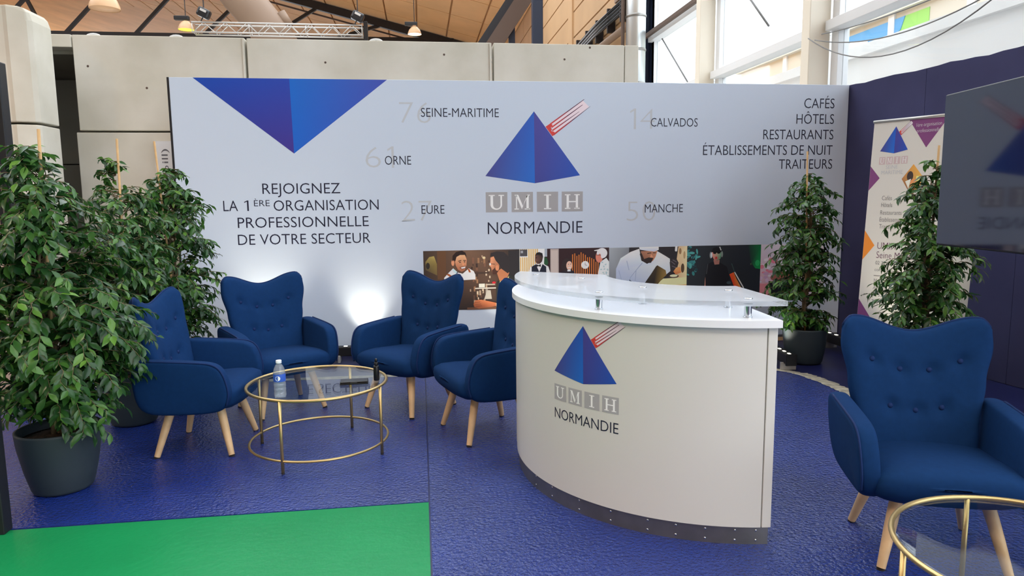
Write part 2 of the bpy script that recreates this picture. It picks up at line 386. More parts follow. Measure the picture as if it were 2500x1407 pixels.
# pier at the left with a chamfered, rounded edge
pr = struct(thing('wall_left', 'pale concrete wall end with a rounded bright edge', None, (-4, 7.0, 0)))
def pier(z0, z1, g, rnd):
    prof = [(-5.6, 7.0), (-3.64, 7.0), (-3.60, 6.985), (-3.46, 7.03), (-3.43, 7.07), (-3.43, 7.4), (-5.6, 7.4)]
    b = MB(); n = len(prof); v = []; f = []
    zs = [z0, z1] if not rnd else [z0, z1 - .12, z1 - .05, z1 - .015, z1]
    ins = [0, 0] if not rnd else [0, 0, .02, .05, .1]
    for z, i_ in zip(zs, ins):
        for x, y in prof: v.append((min(x, -3.43 - i_) if x > -3.7 else x, y, z))
    for k in range(len(zs) - 1):
        for j in range(n): f.append((k * n + j, k * n + (j + 1) % n, (k + 1) * n + (j + 1) % n, (k + 1) * n + j))
    f += [tuple(range(n))[::-1], tuple((len(zs) - 1) * n + j for j in range(n))]
    b.add(v, f).build('concrete_panel', 'concrete', pr, False, True, .01)
pier(2.29, 3.31, 0, True); pier(0, 2.268, 0, False)

# ---- hall roof, cladding and window wall
XW = 6.0
def roof_z(x): return 12.6 - .25 * (x - 2.38)
ce = struct(thing('ceiling', 'warm plywood panels of the sloping hall roof', None, (0, 0, 0)))
def slab(x0, x1, y0, y1, name, t=.12):
    z0, z1 = roof_z(x0), roof_z(x1)
    v = [(x0, y0, z0), (x1, y0, z1), (x1, y1, z1), (x0, y1, z0)]; v += [(a, b, c + t) for a, b, c in v]
    return MB().add(v, [(0, 1, 2, 3), (7, 6, 5, 4), (1, 0, 4, 5), (2, 1, 5, 6), (3, 2, 6, 7), (0, 3, 7, 4)]).build(name, 'ceil', ce)
for (ya, yb) in ((-20, -7), (-2, 9.5), (16, 18), (25, 27), (34, 36)): slab(-60, 6.3, ya, yb, 'roof_slab')
for (ya, yb) in ((-7, -2), (9.5, 16), (18, 25), (27, 34)): slab(-60, -50, ya, yb, 'roof_slab')     # unseen rooflight bays left open, the far ones added to brighten the ceiling
slab(-60, 6.3, 36, 140, 'roof_slab').location.z = .18
struct(bx('wall_hall', (-60.3, -60, -20, 140, -.2, 29), 'clad'), 'tan far side wall of the hall')
struct(bx('wall_rear_added', (-60, 6.3, -20.3, -20, -.2, 29), 'clad'), 'tan unseen rear wall added to cut light from behind')  # unseen wall, added to hold back light from behind the camera
g = .05
for i in range(24):
    for j in range(9):
        x0 = -41.9 + 2 * i; y0 = 36 + 4 * j
        slab(x0 + g, x0 + 2 - g, y0 + g, y0 + 4 - g, 'ceiling_panel')

wr = struct(thing('wall_right', 'tan cladding of the hall side wall with horizontal joints', None, (XW, 18.6, 0)))
for (y0, y1) in ((18.6, 27.2), (27.9, 40), (40.06, 60), (60.06, 140)):
    for k in range(11):
        bx('cladding_board', (XW, XW + .12, y0, y1, 1.0 + k * .95 + .03, 1.95 + k * .95 - .03), 'clad', wr, 0, True)
bx('backing', (XW + .08, XW + .2, 18.6, 140, 0, 12), 'clad', wr, 0, True)
bx('trim_post', (XW - .06, XW + .02, 27.2, 27.9, 0, 12), 'clad', wr, 0, True)

posts = [17.95, 14.0, 9.95, 5.9, 1.85, -2.2, -6.2]
TZ = [.1, 2.3, 3.9, 5.45, 7.0, 8.6, 10.2, 11.5]
for i in range(len(posts) - 1):
    y1, y0 = posts[i], posts[i + 1]
    w = struct(thing('window_%d' % (i + 1), 'tall glazed bay of the hall window wall', None, (XW, y0, 0)))
    if i: bx('steel_post', (XW - .38, XW - .06, y1 - .17, y1 + .05, 0, 11.6), 'white_steel', w, .01, True)
    bx('mullion', (XW - .05, XW + .12, y1 - .36, y1 - .19, 0, 11.6), 'white_frame', w, .008, True)
    bx('mullion', (XW - .05, XW + .12, y0 + .06, y0 + .2, 0, 11.6), 'white_frame', w, .008, True)
    for k, z in enumerate(TZ):
        bx('transom', (XW - .16, XW + .1, y0 + .05, y1 - .2, z, z + .14), 'white_frame', w, .006, True)
    for k in range(len(TZ) - 1):
        bx('pane', (XW + .03, XW + .042, y0 + .2, y1 - .36, TZ[k] + .14, TZ[k + 1]), 'pane', w, 0, True)
    if i == 0:
        bx('rail', (XW - .3, XW - .22, y0, y1 + .2, 5.52, 5.62), 'beam_brown', w, .01, True)
        MB().tube([(XW - .1, 16.85, 5.35), (XW - .1, 15.0, 3.95)], .02, 6).build('tie_rod', 'cable', w, True, True)
    if i == 1: MB().tube([(XW - .1, 12.75, 5.45), (XW - .1, 11.55, 4.4)], .02, 6).build('tie_rod', 'cable', w, True, True)

sc = struct(thing('trim_1', 'blue grey steel column with dark flange beside the duct', None, (5.9, 18.1, 0)))
bx('flange', (5.62, 5.66, 17.75, 18.35, 0, 12), 'col_blue', sc, .005, True); bx('web', (5.66, 6.0, 18.0, 18.06, 0, 12), 'col_navy', sc, 0, True)
bx('flange', (5.95, 5.99, 17.6, 18.3, 0, 12), 'col_navy', sc, .005, True)
bx('fixing_plate', (5.58, 5.62, 17.85, 18.1, 5.2, 5.75), 'white_frame', sc, .01, True)
# vertical navy column and inclined brown roof beam
c2 = struct(bx('trim_2', (3.58, 3.9, 22.0, 22.3, 0, 12.2), 'col_navy', bevel=.02), 'dark navy steel column rising to the roof')
bt = struct(thing('trim_3', 'inclined brown roof beam with a short dark post', None, (3, 26, 7)))
def beam(p0, p1, w, h, name, m, parent):
    p0 = Vector(p0); p1 = Vector(p1); t = (p1 - p0).normalized(); x = t.cross(Vector((0, 0, 1))).normalized(); u = x.cross(t)
    v = [p + x * sx * w / 2 + u * sz * h / 2 for p in (p0, p1) for sx, sz in ((-1, -1), (1, -1), (1, 1), (-1, 1))]
    return MB().add(v, [(0, 1, 2, 3), (7, 6, 5, 4), (0, 4, 5, 1), (1, 5, 6, 2), (2, 6, 7, 3), (3, 7, 4, 0)]).build(name, m, parent, False, True)
beam((3.85, 24, 8.5), (2.42, 24, 6.4), .5, .5, 'inclined_beam', 'beam_brown', bt)
beam((3.70, 24.3, 8.62), (2.22, 24.3, 6.45), .1, .62, 'edge_beam', 'roof_steel', bt)
bx('short_post', (3.1, 3.3, 24.0, 24.2, 0, 7.35), 'col_navy', bt, 0, True)
# black roof girder
rg = struct(thing('trim_4', 'black steel roof girder with vertical and diagonal members', None, (-10, 50, 12.4)))
beam((-30, 50, 12.37), (2.6, 50, 12.37), .3, .36, 'bottom_chord', 'roof_steel', rg)
beam((-30, 50, 20.4), (6, 50, 11.38), .35, .5, 'top_chord', 'roof_steel', rg)
beam((-30, 50.5, 19.9), (6, 50.5, 10.95), .1, .1, 'lower_flange', 'beam_brown', rg)
for k in range(7):
    x = -27.5 + 4.23 * k; zt = 14.85 - .2507 * (x + 7.9)
    beam((x, 50, 12.4), (x, 50, zt), .2, .2, 'vertical_member', 'roof_steel', rg)
    if k < 6:
        x2 = x + 4.23; z2 = 14.85 - .2507 * (x2 + 7.9)
        beam((x + .9, 50, 12.4), (x2, 50, min(z2, 12.4 + 3.5)), .2, .2, 'diagonal_member', 'roof_steel', rg)
beam((-24.6, 50, 14.8), (-23.55, 50, 12.4), .2, .2, 'diagonal_member', 'roof_steel', rg)

# aluminium lighting truss
at = thing('lighting_truss', 'silver aluminium box truss hung above the concrete wall', 'truss', (-7.8, 27, 7.5))
for y in (26.75, 27.2):
    for z in (7.5, 7.84): MB().tube([(-7.8, y, z), (-1.9, y, z)], .028, 8).build('chord', 'alu', at, True, True)
for k in range(16):
    x0 = -7.75 + k * .365; up = k % 2
    for y in (26.75, 27.2):
        MB().tube([(x0, y, 7.5 + .34 * up), (x0 + .365, y, 7.84 - .34 * up)], .014, 6).build('brace', 'alu', at, True, True)
for x in (-7.78, -5.85, -3.9, -1.92):
    MB().tube([(x, 26.75, 7.5), (x, 26.75, 7.84), (x, 26.97, 7.84), (x, 27.2, 7.84), (x, 27.2, 7.5)], .016, 6, True).build('end_frame', 'alu', at, True, True)
def hoist(x, y, z, label, s=1):
    h = thing('chain_hoist', label, 'hoist', (x, y, z), 0, 'chain hoists on the lighting truss')
    MB().box(-.22 * s, .22 * s, -.15, .15, -.16 * s, .16 * s).build('motor_body', 'plastic_black', h, bevel=.07).rotation_euler = (0, .45, 0)
    MB().tube([(.0, 0, .16), (.0, 0, roof_z(x) - z - .02)], .02, 6).build('chain', 'roof_steel', h)
    MB().tube([(-.05, 0, -.15), (-.12, 0, z * 0 - .27)], .02, 6).build('hook', 'roof_steel', h)
    bx('name_plate', (-.12, .1, -.165, -.15, .02, .1), 'alu', h).rotation_euler = (0, .45, 0)
hoist(-7.35, 26.75, 8.142, 'black chain hoist hanging at the silver truss end near the yellow lamp')
hoist(-2.05, 26.75, 8.142, 'black chain hoist hanging beside the sloping black roof girder')
bx('strap', (-1.86, -1.72, 26.8, 27.1, 6.9, 8.0), 'plastic_black', at, .01, True)

# high-bay pendant lamps
def highbay(x, y, z, lens, label, s=1.0, watt=0):
    t = thing('pendant_lamp', label, 'lamp', (x, y, z))
    MB().lathe([(.27 * s, 0), (.265 * s, .05 * s), (.22 * s, .17 * s), (.13 * s, .27 * s), (.09 * s, .3 * s)], n=24, cap=False).build('reflector', 'lamp_shade', t, True)
    MB().lathe([(.262 * s, .012), (.262 * s, .02)], n=24).build('lens', lens, t, True)
    bx('ballast', (-.38 * s, .12 * s, -.09, .09, .33 * s, .47 * s), 'black_metal', t, .02)
    MB().tube([(0, 0, .45 * s), (0, 0, roof_z(x) - z - .02)], .015, 6).build('suspension', 'roof_steel', t)
    if watt:
        ld = bpy.data.lights.new('added_fill_light', 'SPOT'); ld.energy = watt; ld.color = (1, .74, .45); ld.spot_size = radians(150); ld.spot_blend = .6; ld.shadow_soft_size = .28
        lo = bpy.data.objects.new('added_fill_light', ld); COL.objects.link(lo); lo.parent = t; lo.location = (0, 0, -.03)
    return t
highbay(-8.05, 27, 7.62, 'lamp_yellow', 'round pendant lamp with a yellow green lens left of the silver truss')
highbay(-.03, 27, 7.62, 'lamp_warm', 'glowing warm pendant lamp above the middle of the concrete wall', .92)
highbay(-8.73, 22, 7.02, 'lamp_shade', 'large pale amber lamp disc hanging over the dark passage', 1.5)

highbay(-6.5, 1.0, 6.8, 'lamp_warm', 'unseen warm pendant lamp added over the green aisle', 1.0, 900)  # added out of view to warm the left of the counter
highbay(-1.5, -4.5, 6.8, 'lamp_warm', 'unseen warm pendant lamp added over the rear of the aisle', 1.0, 500)  # second unseen lamp, added for warm light from behind
highbay(3.6, -2.5, 6.8, 'lamp_warm', 'unseen warm pendant lamp added near the windows to brighten the panel', 1.0, 450)  # added out of view to lift the right end of the panel
# taupe duct
dk = thing('air_duct', 'wide taupe air duct slanting behind the silver truss', 'duct', (-6.4, 30, 7.4))
MB().tube([(-7.6, 30, 10.6), (-6.9, 30, 9.6), (-6.3, 30, 9.0), (-5.9, 30, 8.5), (-5.5, 30, 7.6)], [.62, .68, .74, .74, .9], 20).build('duct_body', 'duct_brown', dk, True, True)
MB().tube([(-5.3, 29.9, 9.0), (-5.0, 29.9, 8.5)], .2, 14).build('branch', 'duct_brown', dk, True, True)

# galvanised duct, pipe, cable tray
d = thing('ventilation_duct', 'silver spiral ventilation duct rising beside the blue grey column', 'duct', (5.35, 17.2, 0))
MB().lathe([(.24, 0), (.24, 11.6)], (0, 0, 0), 28).build('duct_body', 'duct', d, True)
for k in range(14): MB().lathe([(.247, .3 + k * .8), (.255, .32 + k * .8), (.255, .35 + k * .8), (.247, .37 + k * .8)], n=28, cap=False).build('seam', 'steel', d, True)
MB().tube([(5.05, 17.3, 0), (5.05, 17.3, 11.6)], .045, 8).build('pipe', 'beam_brown', None, True)
tag(bpy.data.objects['pipe'], 'thin brown pipe running up beside the silver spiral duct', 'pipe')
ct = thing('cable_tray', 'black cable tray climbing the tan cladding wall', 'cable tray', (5.8, 22, 6.5))
for k, dz in enumerate((.0, .1, .2, .32)):
    MB().tube([(5.8 - .04 * k, 30, 7.25 + dz - .4), (5.8, 25.8, 7.0 + dz - .3), (5.75, 23, 6.75 + dz), (5.78, 19.7, 6.72 + dz)], .05, 6).build('cable', 'plastic_black', ct, True, True)
for k in range(5): bx('bracket', (5.74, 5.98, 19.9 + 1.4 * k, 20.0 + 1.4 * k, 6.5, 7.2), 'roof_steel', ct, 0, True)
MB().tube([(5.8, 30, 6.1), (5.8, 22.6, 6.3), (5.8, 19.6, 6.25)], .11, 10).build('conduit', 'duct_brown', ct, True, True)
bx('junction_box', (5.75, 5.98, 20.0, 20.6, 7.15, 7.75), 'duct_brown', ct, .02, True)

# hanging cables along the window
def sag(p0, p1, s, n=18): 
    p0, p1 = Vector(p0), Vector(p1); return [p0.lerp(p1, i / n) - Vector((0, 0, s * 4 * (i / n) * (1 - i / n))) for i in range(n + 1)]
for (a, b, s_, lb) in (((5.6, 9.6, 3.74), (5.6, 5.9, 3.62), .26, 'thin grey cable sagging halfway below the window transom'), ((5.5, 9.6, 3.76), (5.5, 5.9, 3.6), .5, 'thin grey cable sagging lowest towards the navy wall top'), ((5.7, 9.6, 3.82), (5.7, 6.2, 3.76), .08, 'thin grey cable hanging almost straight under the window transom')):
    tag(MB().tube(sag(a, b, s_), .008, 5).build('hanging_cable', 'cable', None, True), lb, 'cable', 'cables sagging along the window')

# ---- outside
struct(bx('ground_outside', (14.001, 90, -20, 90, -.3, -.1), 'asphalt'), 'grey ground outside the hall windows')
tn = thing('marquee', 'white marquee wall standing outside the hall windows', 'marquee', (7.6, 12, 0))
bx('side_wall', (7.5, 7.6, 2, 21, 0, 3.9), 'tent', tn, 0, True)
MB().add([(7.4, 2, 3.88), (7.4, 21, 3.88), (10.5, 21, 4.0), (10.5, 2, 4.0), (7.4, 2, 4.06), (7.4, 21, 4.06), (10.5, 21, 4.12), (10.5, 2, 4.12)],
         [(0, 1, 2, 3), (7, 6, 5, 4), (0, 4, 5, 1), (1, 5, 6, 2), (2, 6, 7, 3), (3, 7, 4, 0)]).build('roof_edge', 'tent', tn, False, True)
bd = thing('building', 'pale building with a blue and green mural outside the windows', 'building', (16, 20, 0))
bx('facade', (16, 22, 4, 34, 0, 7.6), 'facade', bd, 0, True); bx('roof', (15.8, 22.2, 3.8, 34.2, 7.6, 7.8), 'facade', bd, 0, True)
for k in range(8): bx('pilaster', (15.93, 16, 5 + 3.5 * k, 5.3 + 3.5 * k, 0, 7.6), 'white_frame', bd, 0, True)
def mural(pts, m, o): 
    n = len(pts); v = [(16, y, z) for y, z in pts] + [(16 - o, y, z) for y, z in pts]
    MB().add(v, [tuple(range(n, 2 * n))] + [(i, (i + 1) % n, n + (i + 1) % n, n + i) for i in range(n)]).build('mural_shape', m, bd, False, True)
mural([(20.9, 4), (20.9, 7.4), (26.5, 7.4), (26.5, 4)], 'm_green', .02)
mural([(23.1, 4), (23.4, 6.6), (22.2, 7.0), (22.0, 7.4), (26, 7.4), (26, 4)], 'm_blue', .04)
mural([(23.8, 6.5), (24.8, 6.3), (25.6, 6.7), (24.9, 7.2), (23.9, 7.0)], 'm_white', .06)
ws = thing('site_cabin', 'small white cabin on the roof of the mural building', 'cabin', (17, 24.6, 7.8))
bx('cabin_body', (16.4, 17.6, 24.1, 25.3, 7.8, 8.3), 'facade', ws, 0, True); bx('cabin_roof', (16.3, 17.7, 24.0, 25.4, 8.3, 8.4), 'white_frame', ws, 0, True)

# ---- partitions at the left edge
bp = thing('beige_partition', 'beige partition with a dark aluminium edge profile behind the ficus plants', 'partition', (-3.3, 5.8, 0))
bx('board', (-6.5, -3.16, 5.8, 5.84, 0, 2.6), 'beige', bp, 0, True); bx('edge_profile', (-3.16, -3.06, 5.77, 5.87, 0, 2.6), 'frame_black', bp, .008, True)
bx('groove', (-3.125, -3.115, 5.764, 5.772, 0, 2.6), 'steel', bp, 0, True)
gp = thing('slate_partition', 'low slate partition end standing on the green floor edge', 'partition', (-2.4, 3.45, 0))
bx('board', (-4.2, -2.02, 3.42, 3.47, .0, 1.0), 'grey_part', gp, 0, True); bx('edge_profile', (-2.02, -1.985, 3.41, 3.48, 0, 1.0), 'frame_black', gp, .004, True)

# ================================================================== DISPLAY PANEL
PY = 7.0
def on_panel(x, z, o): return (x, PY - o, z)
dp = thing('display_panel', 'wide white printed display panel with a blue pyramid logo', 'panel', (1.1, 7.0, 0))
def PM(x, z, o): return (x - 1.1, -o, z)
bx('board', (-2.272, 4.492, 7.0, 7.05, .064, 2.70), 'panel_white', dp, .003, True)
bx('edge_trim', (-2.290, -2.272, 6.998, 7.055, .064, 2.70), 'frame_black', dp, 0, True)
bx('bottom_rail', (-2.272, 4.492, 7.0, 7.05, .04, .062), 'steel', dp, 0, True)
for x in (-2.1, -1.0, .6, 2.2, 3.8): bx('foot_block', (x, x + .12, 7.0, 7.3, 0, .04), 'wood', dp, 0, True)
for x in (-2.1, -1.0, .6, 2.2, 3.8): beam((x + .06, 7.07, 2.3), (x + .06, 7.6, .05), .04, .04, 'brace', 'wood', dp)
I2 = lambda x, z: (x, z)
a = Art(1.25)
a.poly([(-2.061, 2.699), (-1.18, 2.003), (-1.192, 2.699)], [(16, 66, 160), (62, 48, 130), (40, 66, 160)])
a.poly([(-1.192, 2.699), (-1.18, 2.003), (-.282, 2.699)], [(24, 98, 186), (24, 92, 186), (62, 76, 164)])
a.build('inverted_pyramid', dp, I2, PM)
def ptext(s, x0, x1, base, cap, m='ink', o=.0011, off=-.006): 
    v, f = text_fit(s, x0, x1, base, cap, off); return flat('lettering', v, f, m, dp, PM, o)
for s, x0, x1, b, c in (('REJOIGNEZ', -1.491, -.763, 1.622, .1), ('ORGANISATION', -1.395, -.401, 1.46, .1), ('PROFESSIONNELLE', -1.735, -.503, 1.300, .1), ('DE VOTRE SECTEUR', -1.742, -.491, 1.137, .1),
                        ('SEINE-MARITIME', .033, .794, 2.352, .085), ('ORNE', -.327, -.074, 1.894, .085), ('EURE', .014, .24, 1.413, .085), ('CALVADOS', 2.345, 2.842, 2.267, .085), ('MANCHE', 2.295, 2.703, 1.397, .085),
                        ('CAFÉS', 3.997, 4.335, 2.460, .1), ('HÔTELS', 3.917, 4.337, 2.300, .1), ('RESTAURANTS', 3.557, 4.338, 2.140, .1), ('ÉTABLISSEMENTS DE NUIT', 2.907, 4.336, 1.980, .1), ('TRAITEURS', 3.741, 4.34, 1.835, .1)):
    ptext(s, x0, x1, b, c)
ptext('LA', -1.858, -1.725, 1.462, .1); ptext('1', -1.665, -1.625, 1.462, .1); ptext('ÈRE', -1.575, -1.43, 1.506, .058)
for s, x0, x1, b in (('76', -.175, .127, 2.29), ('6', -.512, -.365, 1.865), ('1', -.30, -.24, 1.865), ('27', -.182, .116, 1.342), ('1', 2.128, 2.19, 2.24), ('4', 2.235, 2.385, 2.24), ('50', 2.104, 2.41, 1.312)):
    ptext(s, x0, x1, b, .205, 'ink_grey', .0006, -.018)
L2 = lambda x, y: (.652 + (x - 175) * .0011, 1.78 - (y - 752) * .001066)
logo(dp, L2, PM, [('NORMANDIE', 190, 1073, 1295, 113)])

# ---- printed photographs on the panel (flat pictures)
def strip_art(a, name, c0, c1, x0, x1, ytop):
    z0, z1 = .44, 1.045
    t = lambda x, y: (x0 + (x - c0) / (c1 - c0) * (x1 - x0), z1 - (y - ytop) / 745.0 * (z1 - z0))
    a.build(name, dp, t, PM, clip=(c0, ytop, c1, ytop + 745))
K = 1.5
a = Art(K)                                    # two men at a bar
a.poly([(65, 165), (650, 165), (1295, 165), (1295, 910), (65, 910)], [(62, 50, 42), (112, 84, 66), (44, 40, 40), (40, 34, 34), (44, 34, 30)])
a.rect(240, 170, 350, 520, (98, 68, 46)); a.poly([(90, 300), (140, 240), (200, 230), (235, 330), (235, 470), (90, 400)], [(120, 104, 58), (150, 132, 74), (170, 150, 84), (130, 110, 60), (110, 90, 54), (80, 70, 50)])
a.ell(120, 350, 25, 40, (48, 42, 36)); a.rect(1150, 180, 1295, 540, (46, 43, 44))
r5 = random.Random(5)
for i in range(46):
    x, y = r5.uniform(640, 905), r5.uniform(230, 800); s_ = r5.uniform(10, 26); c = r5.choice([(150, 110, 80), (92, 66, 52), (176, 150, 124), (60, 46, 42), (120, 84, 66), (196, 176, 150)])
    a.rect(x, y, x + s_, y + s_ * r5.uniform(1, 3), c)
a.rect(640, 440, 900, 460, (70, 54, 46)); a.ell(835, 262, 20, 16, (228, 190, 150)); a.ell(960, 575, 24, 14, (190, 40, 50))
a.poly([(320, 505), (380, 440), (440, 385), (500, 440), (560, 455), (640, 390), (700, 425), (722, 470), (722, 530), (430, 540), (330, 530)], (222, 228, 240))
a.poly([(440, 385), (500, 440), (470, 460), (430, 410)], (186, 206, 236)); a.poly([(470, 455), (492, 430), (500, 450)], (40, 60, 90))
a.poly([(350, 460), (380, 450), (450, 500), (425, 512)], (156, 84, 46)); a.poly([(620, 390), (650, 400), (665, 440), (640, 440)], (156, 84, 46))
a.ell(437, 318, 20, 38, (206, 140, 104))
a.poly([(462, 290), (480, 240), (530, 218), (590, 218), (614, 280), (608, 360), (588, 410), (548, 432), (500, 405), (472, 350)], [(200, 134, 98), (226, 164, 124), (236, 178, 138), (226, 160, 120), (206, 140, 104), (190, 122, 90), (170, 104, 76), (150, 92, 68), (170, 104, 76), (184, 118, 86)])
a.poly([(430, 300), (436, 230), (480, 185), (555, 168), (600, 195), (612, 245), (590, 222), (530, 222), (485, 245), (468, 300), (450, 285)], (42, 28, 25))
a.poly([(520, 372), (560, 366), (606, 356), (600, 390), (560, 402), (530, 392)], (120, 66, 50)); a.poly([(535, 378), (598, 366), (590, 386), (550, 392)], (240, 232, 224))
a.line(505, 300, 545, 288, 9, (60, 38, 32)); a.line(570, 290, 604, 290, 9, (60, 38, 32)); a.ell(528, 312, 12, 6, (40, 28, 26)); a.ell(588, 308, 10, 6, (40, 28, 26)); a.poly([(560, 300), (585, 352), (556, 350)], (206, 138, 100))
a.rect(715, 636, 985, 650, (206, 198, 184)); a.rect(765, 585, 842, 632, (214, 206, 192)); a.rect(860, 590, 975, 605, (180, 168, 150)); a.rect(850, 655, 880, 760, (150, 140, 128)); a.poly([(830, 780), (870, 670), (915, 670), (930, 780)], (170, 162, 150))
a.poly([(985, 660), (1000, 560), (1045, 555), (1160, 480), (1240, 515), (1295, 560), (1295, 910), (1060, 910), (990, 880)], (44, 46, 44))
a.poly([(1040, 545), (1085, 590), (1155, 495), (1140, 640), (1105, 780), (1072, 880), (1028, 840), (1012, 700)], [(236, 208, 130), (226, 192, 110), (240, 212, 140), (236, 206, 126), (226, 190, 112), (206, 168, 96), (222, 190, 112), (236, 208, 130)])
a.poly([(995, 440), (1060, 400), (1160, 455), (1130, 525), (1070, 580), (1030, 550)], (176, 112, 78))
a.poly([(918, 262), (962, 246), (1005, 300), (1035, 340), (1025, 410), (1000, 445), (958, 468), (934, 440), (926, 384), (902, 360), (916, 310)], [(206, 140, 104), (206, 140, 104), (190, 124, 90), (180, 114, 82), (160, 98, 70), (120, 74, 56), (110, 70, 54), (130, 82, 62), (196, 130, 96), (206, 140, 104), (206, 140, 104)])
a.poly([(936, 424), (985, 378), (1022, 372), (1020, 430), (990, 472), (948, 472)], (72, 46, 38))
a.poly([(918, 245), (926, 205), (1000, 186), (1092, 196), (1152, 250), (1172, 330), (1158, 440), (1142, 465), (1060, 405), (1020, 340), (985, 300), (960, 246)], (48, 43, 44))
a.ell(1004, 392, 24, 36, (196, 128, 92)); a.line(902, 338, 975, 345, 6, (40, 36, 36)); a.ell(912, 345, 12, 16, (220, 214, 206))
a.rect(610, 880, 1100, 912, (96, 66, 50))
a.poly([(690, 840), (715, 792), (790, 786), (985, 830), (1010, 868), (900, 884), (760, 898), (700, 876)], [(150, 82, 52), (190, 112, 74), (196, 120, 80), (170, 98, 64), (150, 86, 58), (140, 80, 54), (150, 84, 54), (140, 76, 50)])
for q in ((705, 820, 780, 812), (712, 845, 790, 840), (725, 868, 800, 862)): a.line(*q, 5, (110, 60, 42))
a.rect(985, 835, 1003, 880, (214, 198, 160))
strip_art(a, 'photo_print', 65, 1295, .019, .987, 165)

a = Art(K)                                    # waiter and reception desk
a.rect(1295, 150, 1610, 895, (222, 214, 198))
for i in range(9): a.rect(1302 + i * 26, 150, 1316 + i * 26, 895, (200, 158, 92))
a.rect(1530, 150, 1612, 895, (212, 216, 226)); a.rect(1300, 155, 1392, 240, (70, 68, 72)); a.rect(1310, 170, 1340, 200, (150, 150, 156)); a.rect(1296, 240, 1395, 252, (226, 226, 230))
a.rect(1608, 145, 2425, 895, (46, 25, 28)); a.rect(1608, 150, 1640, 250, (150, 158, 168))
a.poly([(1605, 250), (1640, 270), (1655, 330), (1640, 360), (1600, 340)], (34, 74, 44))
a.rect(1680, 155, 1785, 700, (168, 154, 148)); a.rect(1692, 175, 1772, 690, (182, 168, 160))
r6 = random.Random(2)
for i in range(13):
    x = 1955 + i * 27; h = 150 + 90 * (1 - abs(i - 3.2) / 7) + r6.uniform(-20, 30); a.rect(x, 455 - h, x + 11, 640, (196, 112, 48))
a.ell(2120, 365, 50, 50, (236, 222, 204)); a.ell(2120, 365, 40, 40, (240, 230, 214)); a.line(2120, 365, 2120, 335, 5, (120, 90, 70)); a.line(2120, 365, 2145, 372, 5, (120, 90, 70))
a.poly([(1375, 640), (1390, 500), (1425, 385), (1490, 340), (1590, 340), (1655, 375), (1680, 460), (1690, 640)], (230, 232, 236))
a.poly([(1445, 372), (1498, 342), (1540, 440), (1582, 342), (1628, 376), (1630, 560), (1445, 560)], (30, 34, 48)); a.poly([(1500, 344), (1580, 344), (1541, 436)], (236, 238, 242))
a.poly([(1502, 342), (1532, 354), (1560, 342), (1560, 378), (1532, 366), (1502, 378)], (22, 22, 28))
a.poly([(1492, 230), (1520, 200), (1570, 205), (1586, 260), (1575, 310), (1545, 340), (1510, 335), (1488, 300)], [(86, 60, 52), (70, 48, 42), (52, 36, 34), (48, 34, 32), (52, 36, 34), (60, 42, 38), (96, 66, 56), (110, 78, 66)])
a.poly([(1490, 235), (1505, 200), (1540, 190), (1580, 205), (1590, 260), (1572, 235), (1520, 222)], (26, 22, 22)); a.ell(1505, 262, 9, 5, (26, 20, 20)); a.line(1500, 312, 1525, 312, 5, (40, 26, 26))
a.poly([(1790, 700), (1800, 450), (1850, 430), (1950, 425), (1985, 450), (1995, 700)], (34, 28, 36))
a.ell(1888, 362, 66, 84, (46, 34, 34)); a.ell(1840, 380, 26, 40, (46, 34, 34)); a.ell(1918, 368, 38, 56, (220, 170, 150)); a.line(1900, 395, 1940, 392, 7, (240, 230, 226)); a.ell(1908, 352, 6, 4, (40, 28, 28)); a.ell(1936, 350, 6, 4, (40, 28, 28)); a.rect(1895, 420, 1935, 442, (232, 232, 236))
a.poly([(2275, 900), (2285, 470), (2315, 330), (2390, 280), (2425, 330), (2425, 900)], (204, 216, 216))
for i in range(14): a.ell(r6.uniform(2310, 2415), r6.uniform(330, 520), 14, 8, (160, 182, 186), 8, r6.uniform(0, 3))
a.ell(2298, 268, 46, 72, (196, 116, 98)); a.ell(2334, 220, 68, 66, (206, 204, 206)); a.poly([(2262, 255), (2310, 222), (2330, 300), (2300, 335), (2266, 320)], (200, 122, 104)); a.line(2262, 240, 2320, 245, 7, (70, 50, 50)); a.poly([(2230, 182), (2300, 168), (2310, 190), (2240, 190)], (230, 230, 232))
strip_art(a, 'photo_print', 1295, 2425, .987, 1.92, 150)

a = Art(K)                                    # chef
a.poly([(75, 130), (330, 130), (330, 900), (75, 900)], [(150, 156, 162), (120, 124, 130), (60, 62, 66), (70, 72, 78)]); a.rect(328, 130, 1075, 900, (42, 38, 42))
a.poly([(960, 120), (1075, 120), (1075, 560), (930, 560), (940, 300)], [(190, 160, 120), (216, 196, 160), (226, 200, 156), (196, 160, 116), (206, 178, 136)]); a.ell(1020, 410, 22, 60, (80, 62, 46)); a.ell(985, 190, 16, 40, (140, 110, 78)); a.ell(1040, 240, 14, 50, (170, 140, 100))
a.poly([(640, 900), (700, 600), (770, 540), (1075, 528), (1075, 900)], (238, 212, 160)); a.poly([(700, 640), (1075, 620), (1075, 640), (700, 664)], (206, 176, 120))
a.poly([(165, 900), (165, 400), (222, 265), (345, 188), (458, 148), (485, 300), (560, 345), (640, 300), (690, 185), (790, 245), (852, 285), (862, 445), (805, 490), (680, 372), (610, 480), (520, 610), (330, 900)], [(150, 162, 184), (166, 176, 198), (196, 206, 224), (212, 220, 234), (214, 222, 236), (190, 200, 220), (186, 196, 216), (196, 206, 222), (214, 220, 234), (214, 220, 234), (204, 212, 228), (188, 198, 216), (190, 200, 216), (196, 204, 222), (180, 190, 212), (160, 172, 196), (140, 152, 178)])
for q in ((340, 600, 345, 520), (345, 520, 440, 400), (440, 400, 500, 330), (410, 560, 420, 430), (200, 420, 240, 560), (300, 300, 330, 420)): a.line(*q, 9, (142, 156, 182))
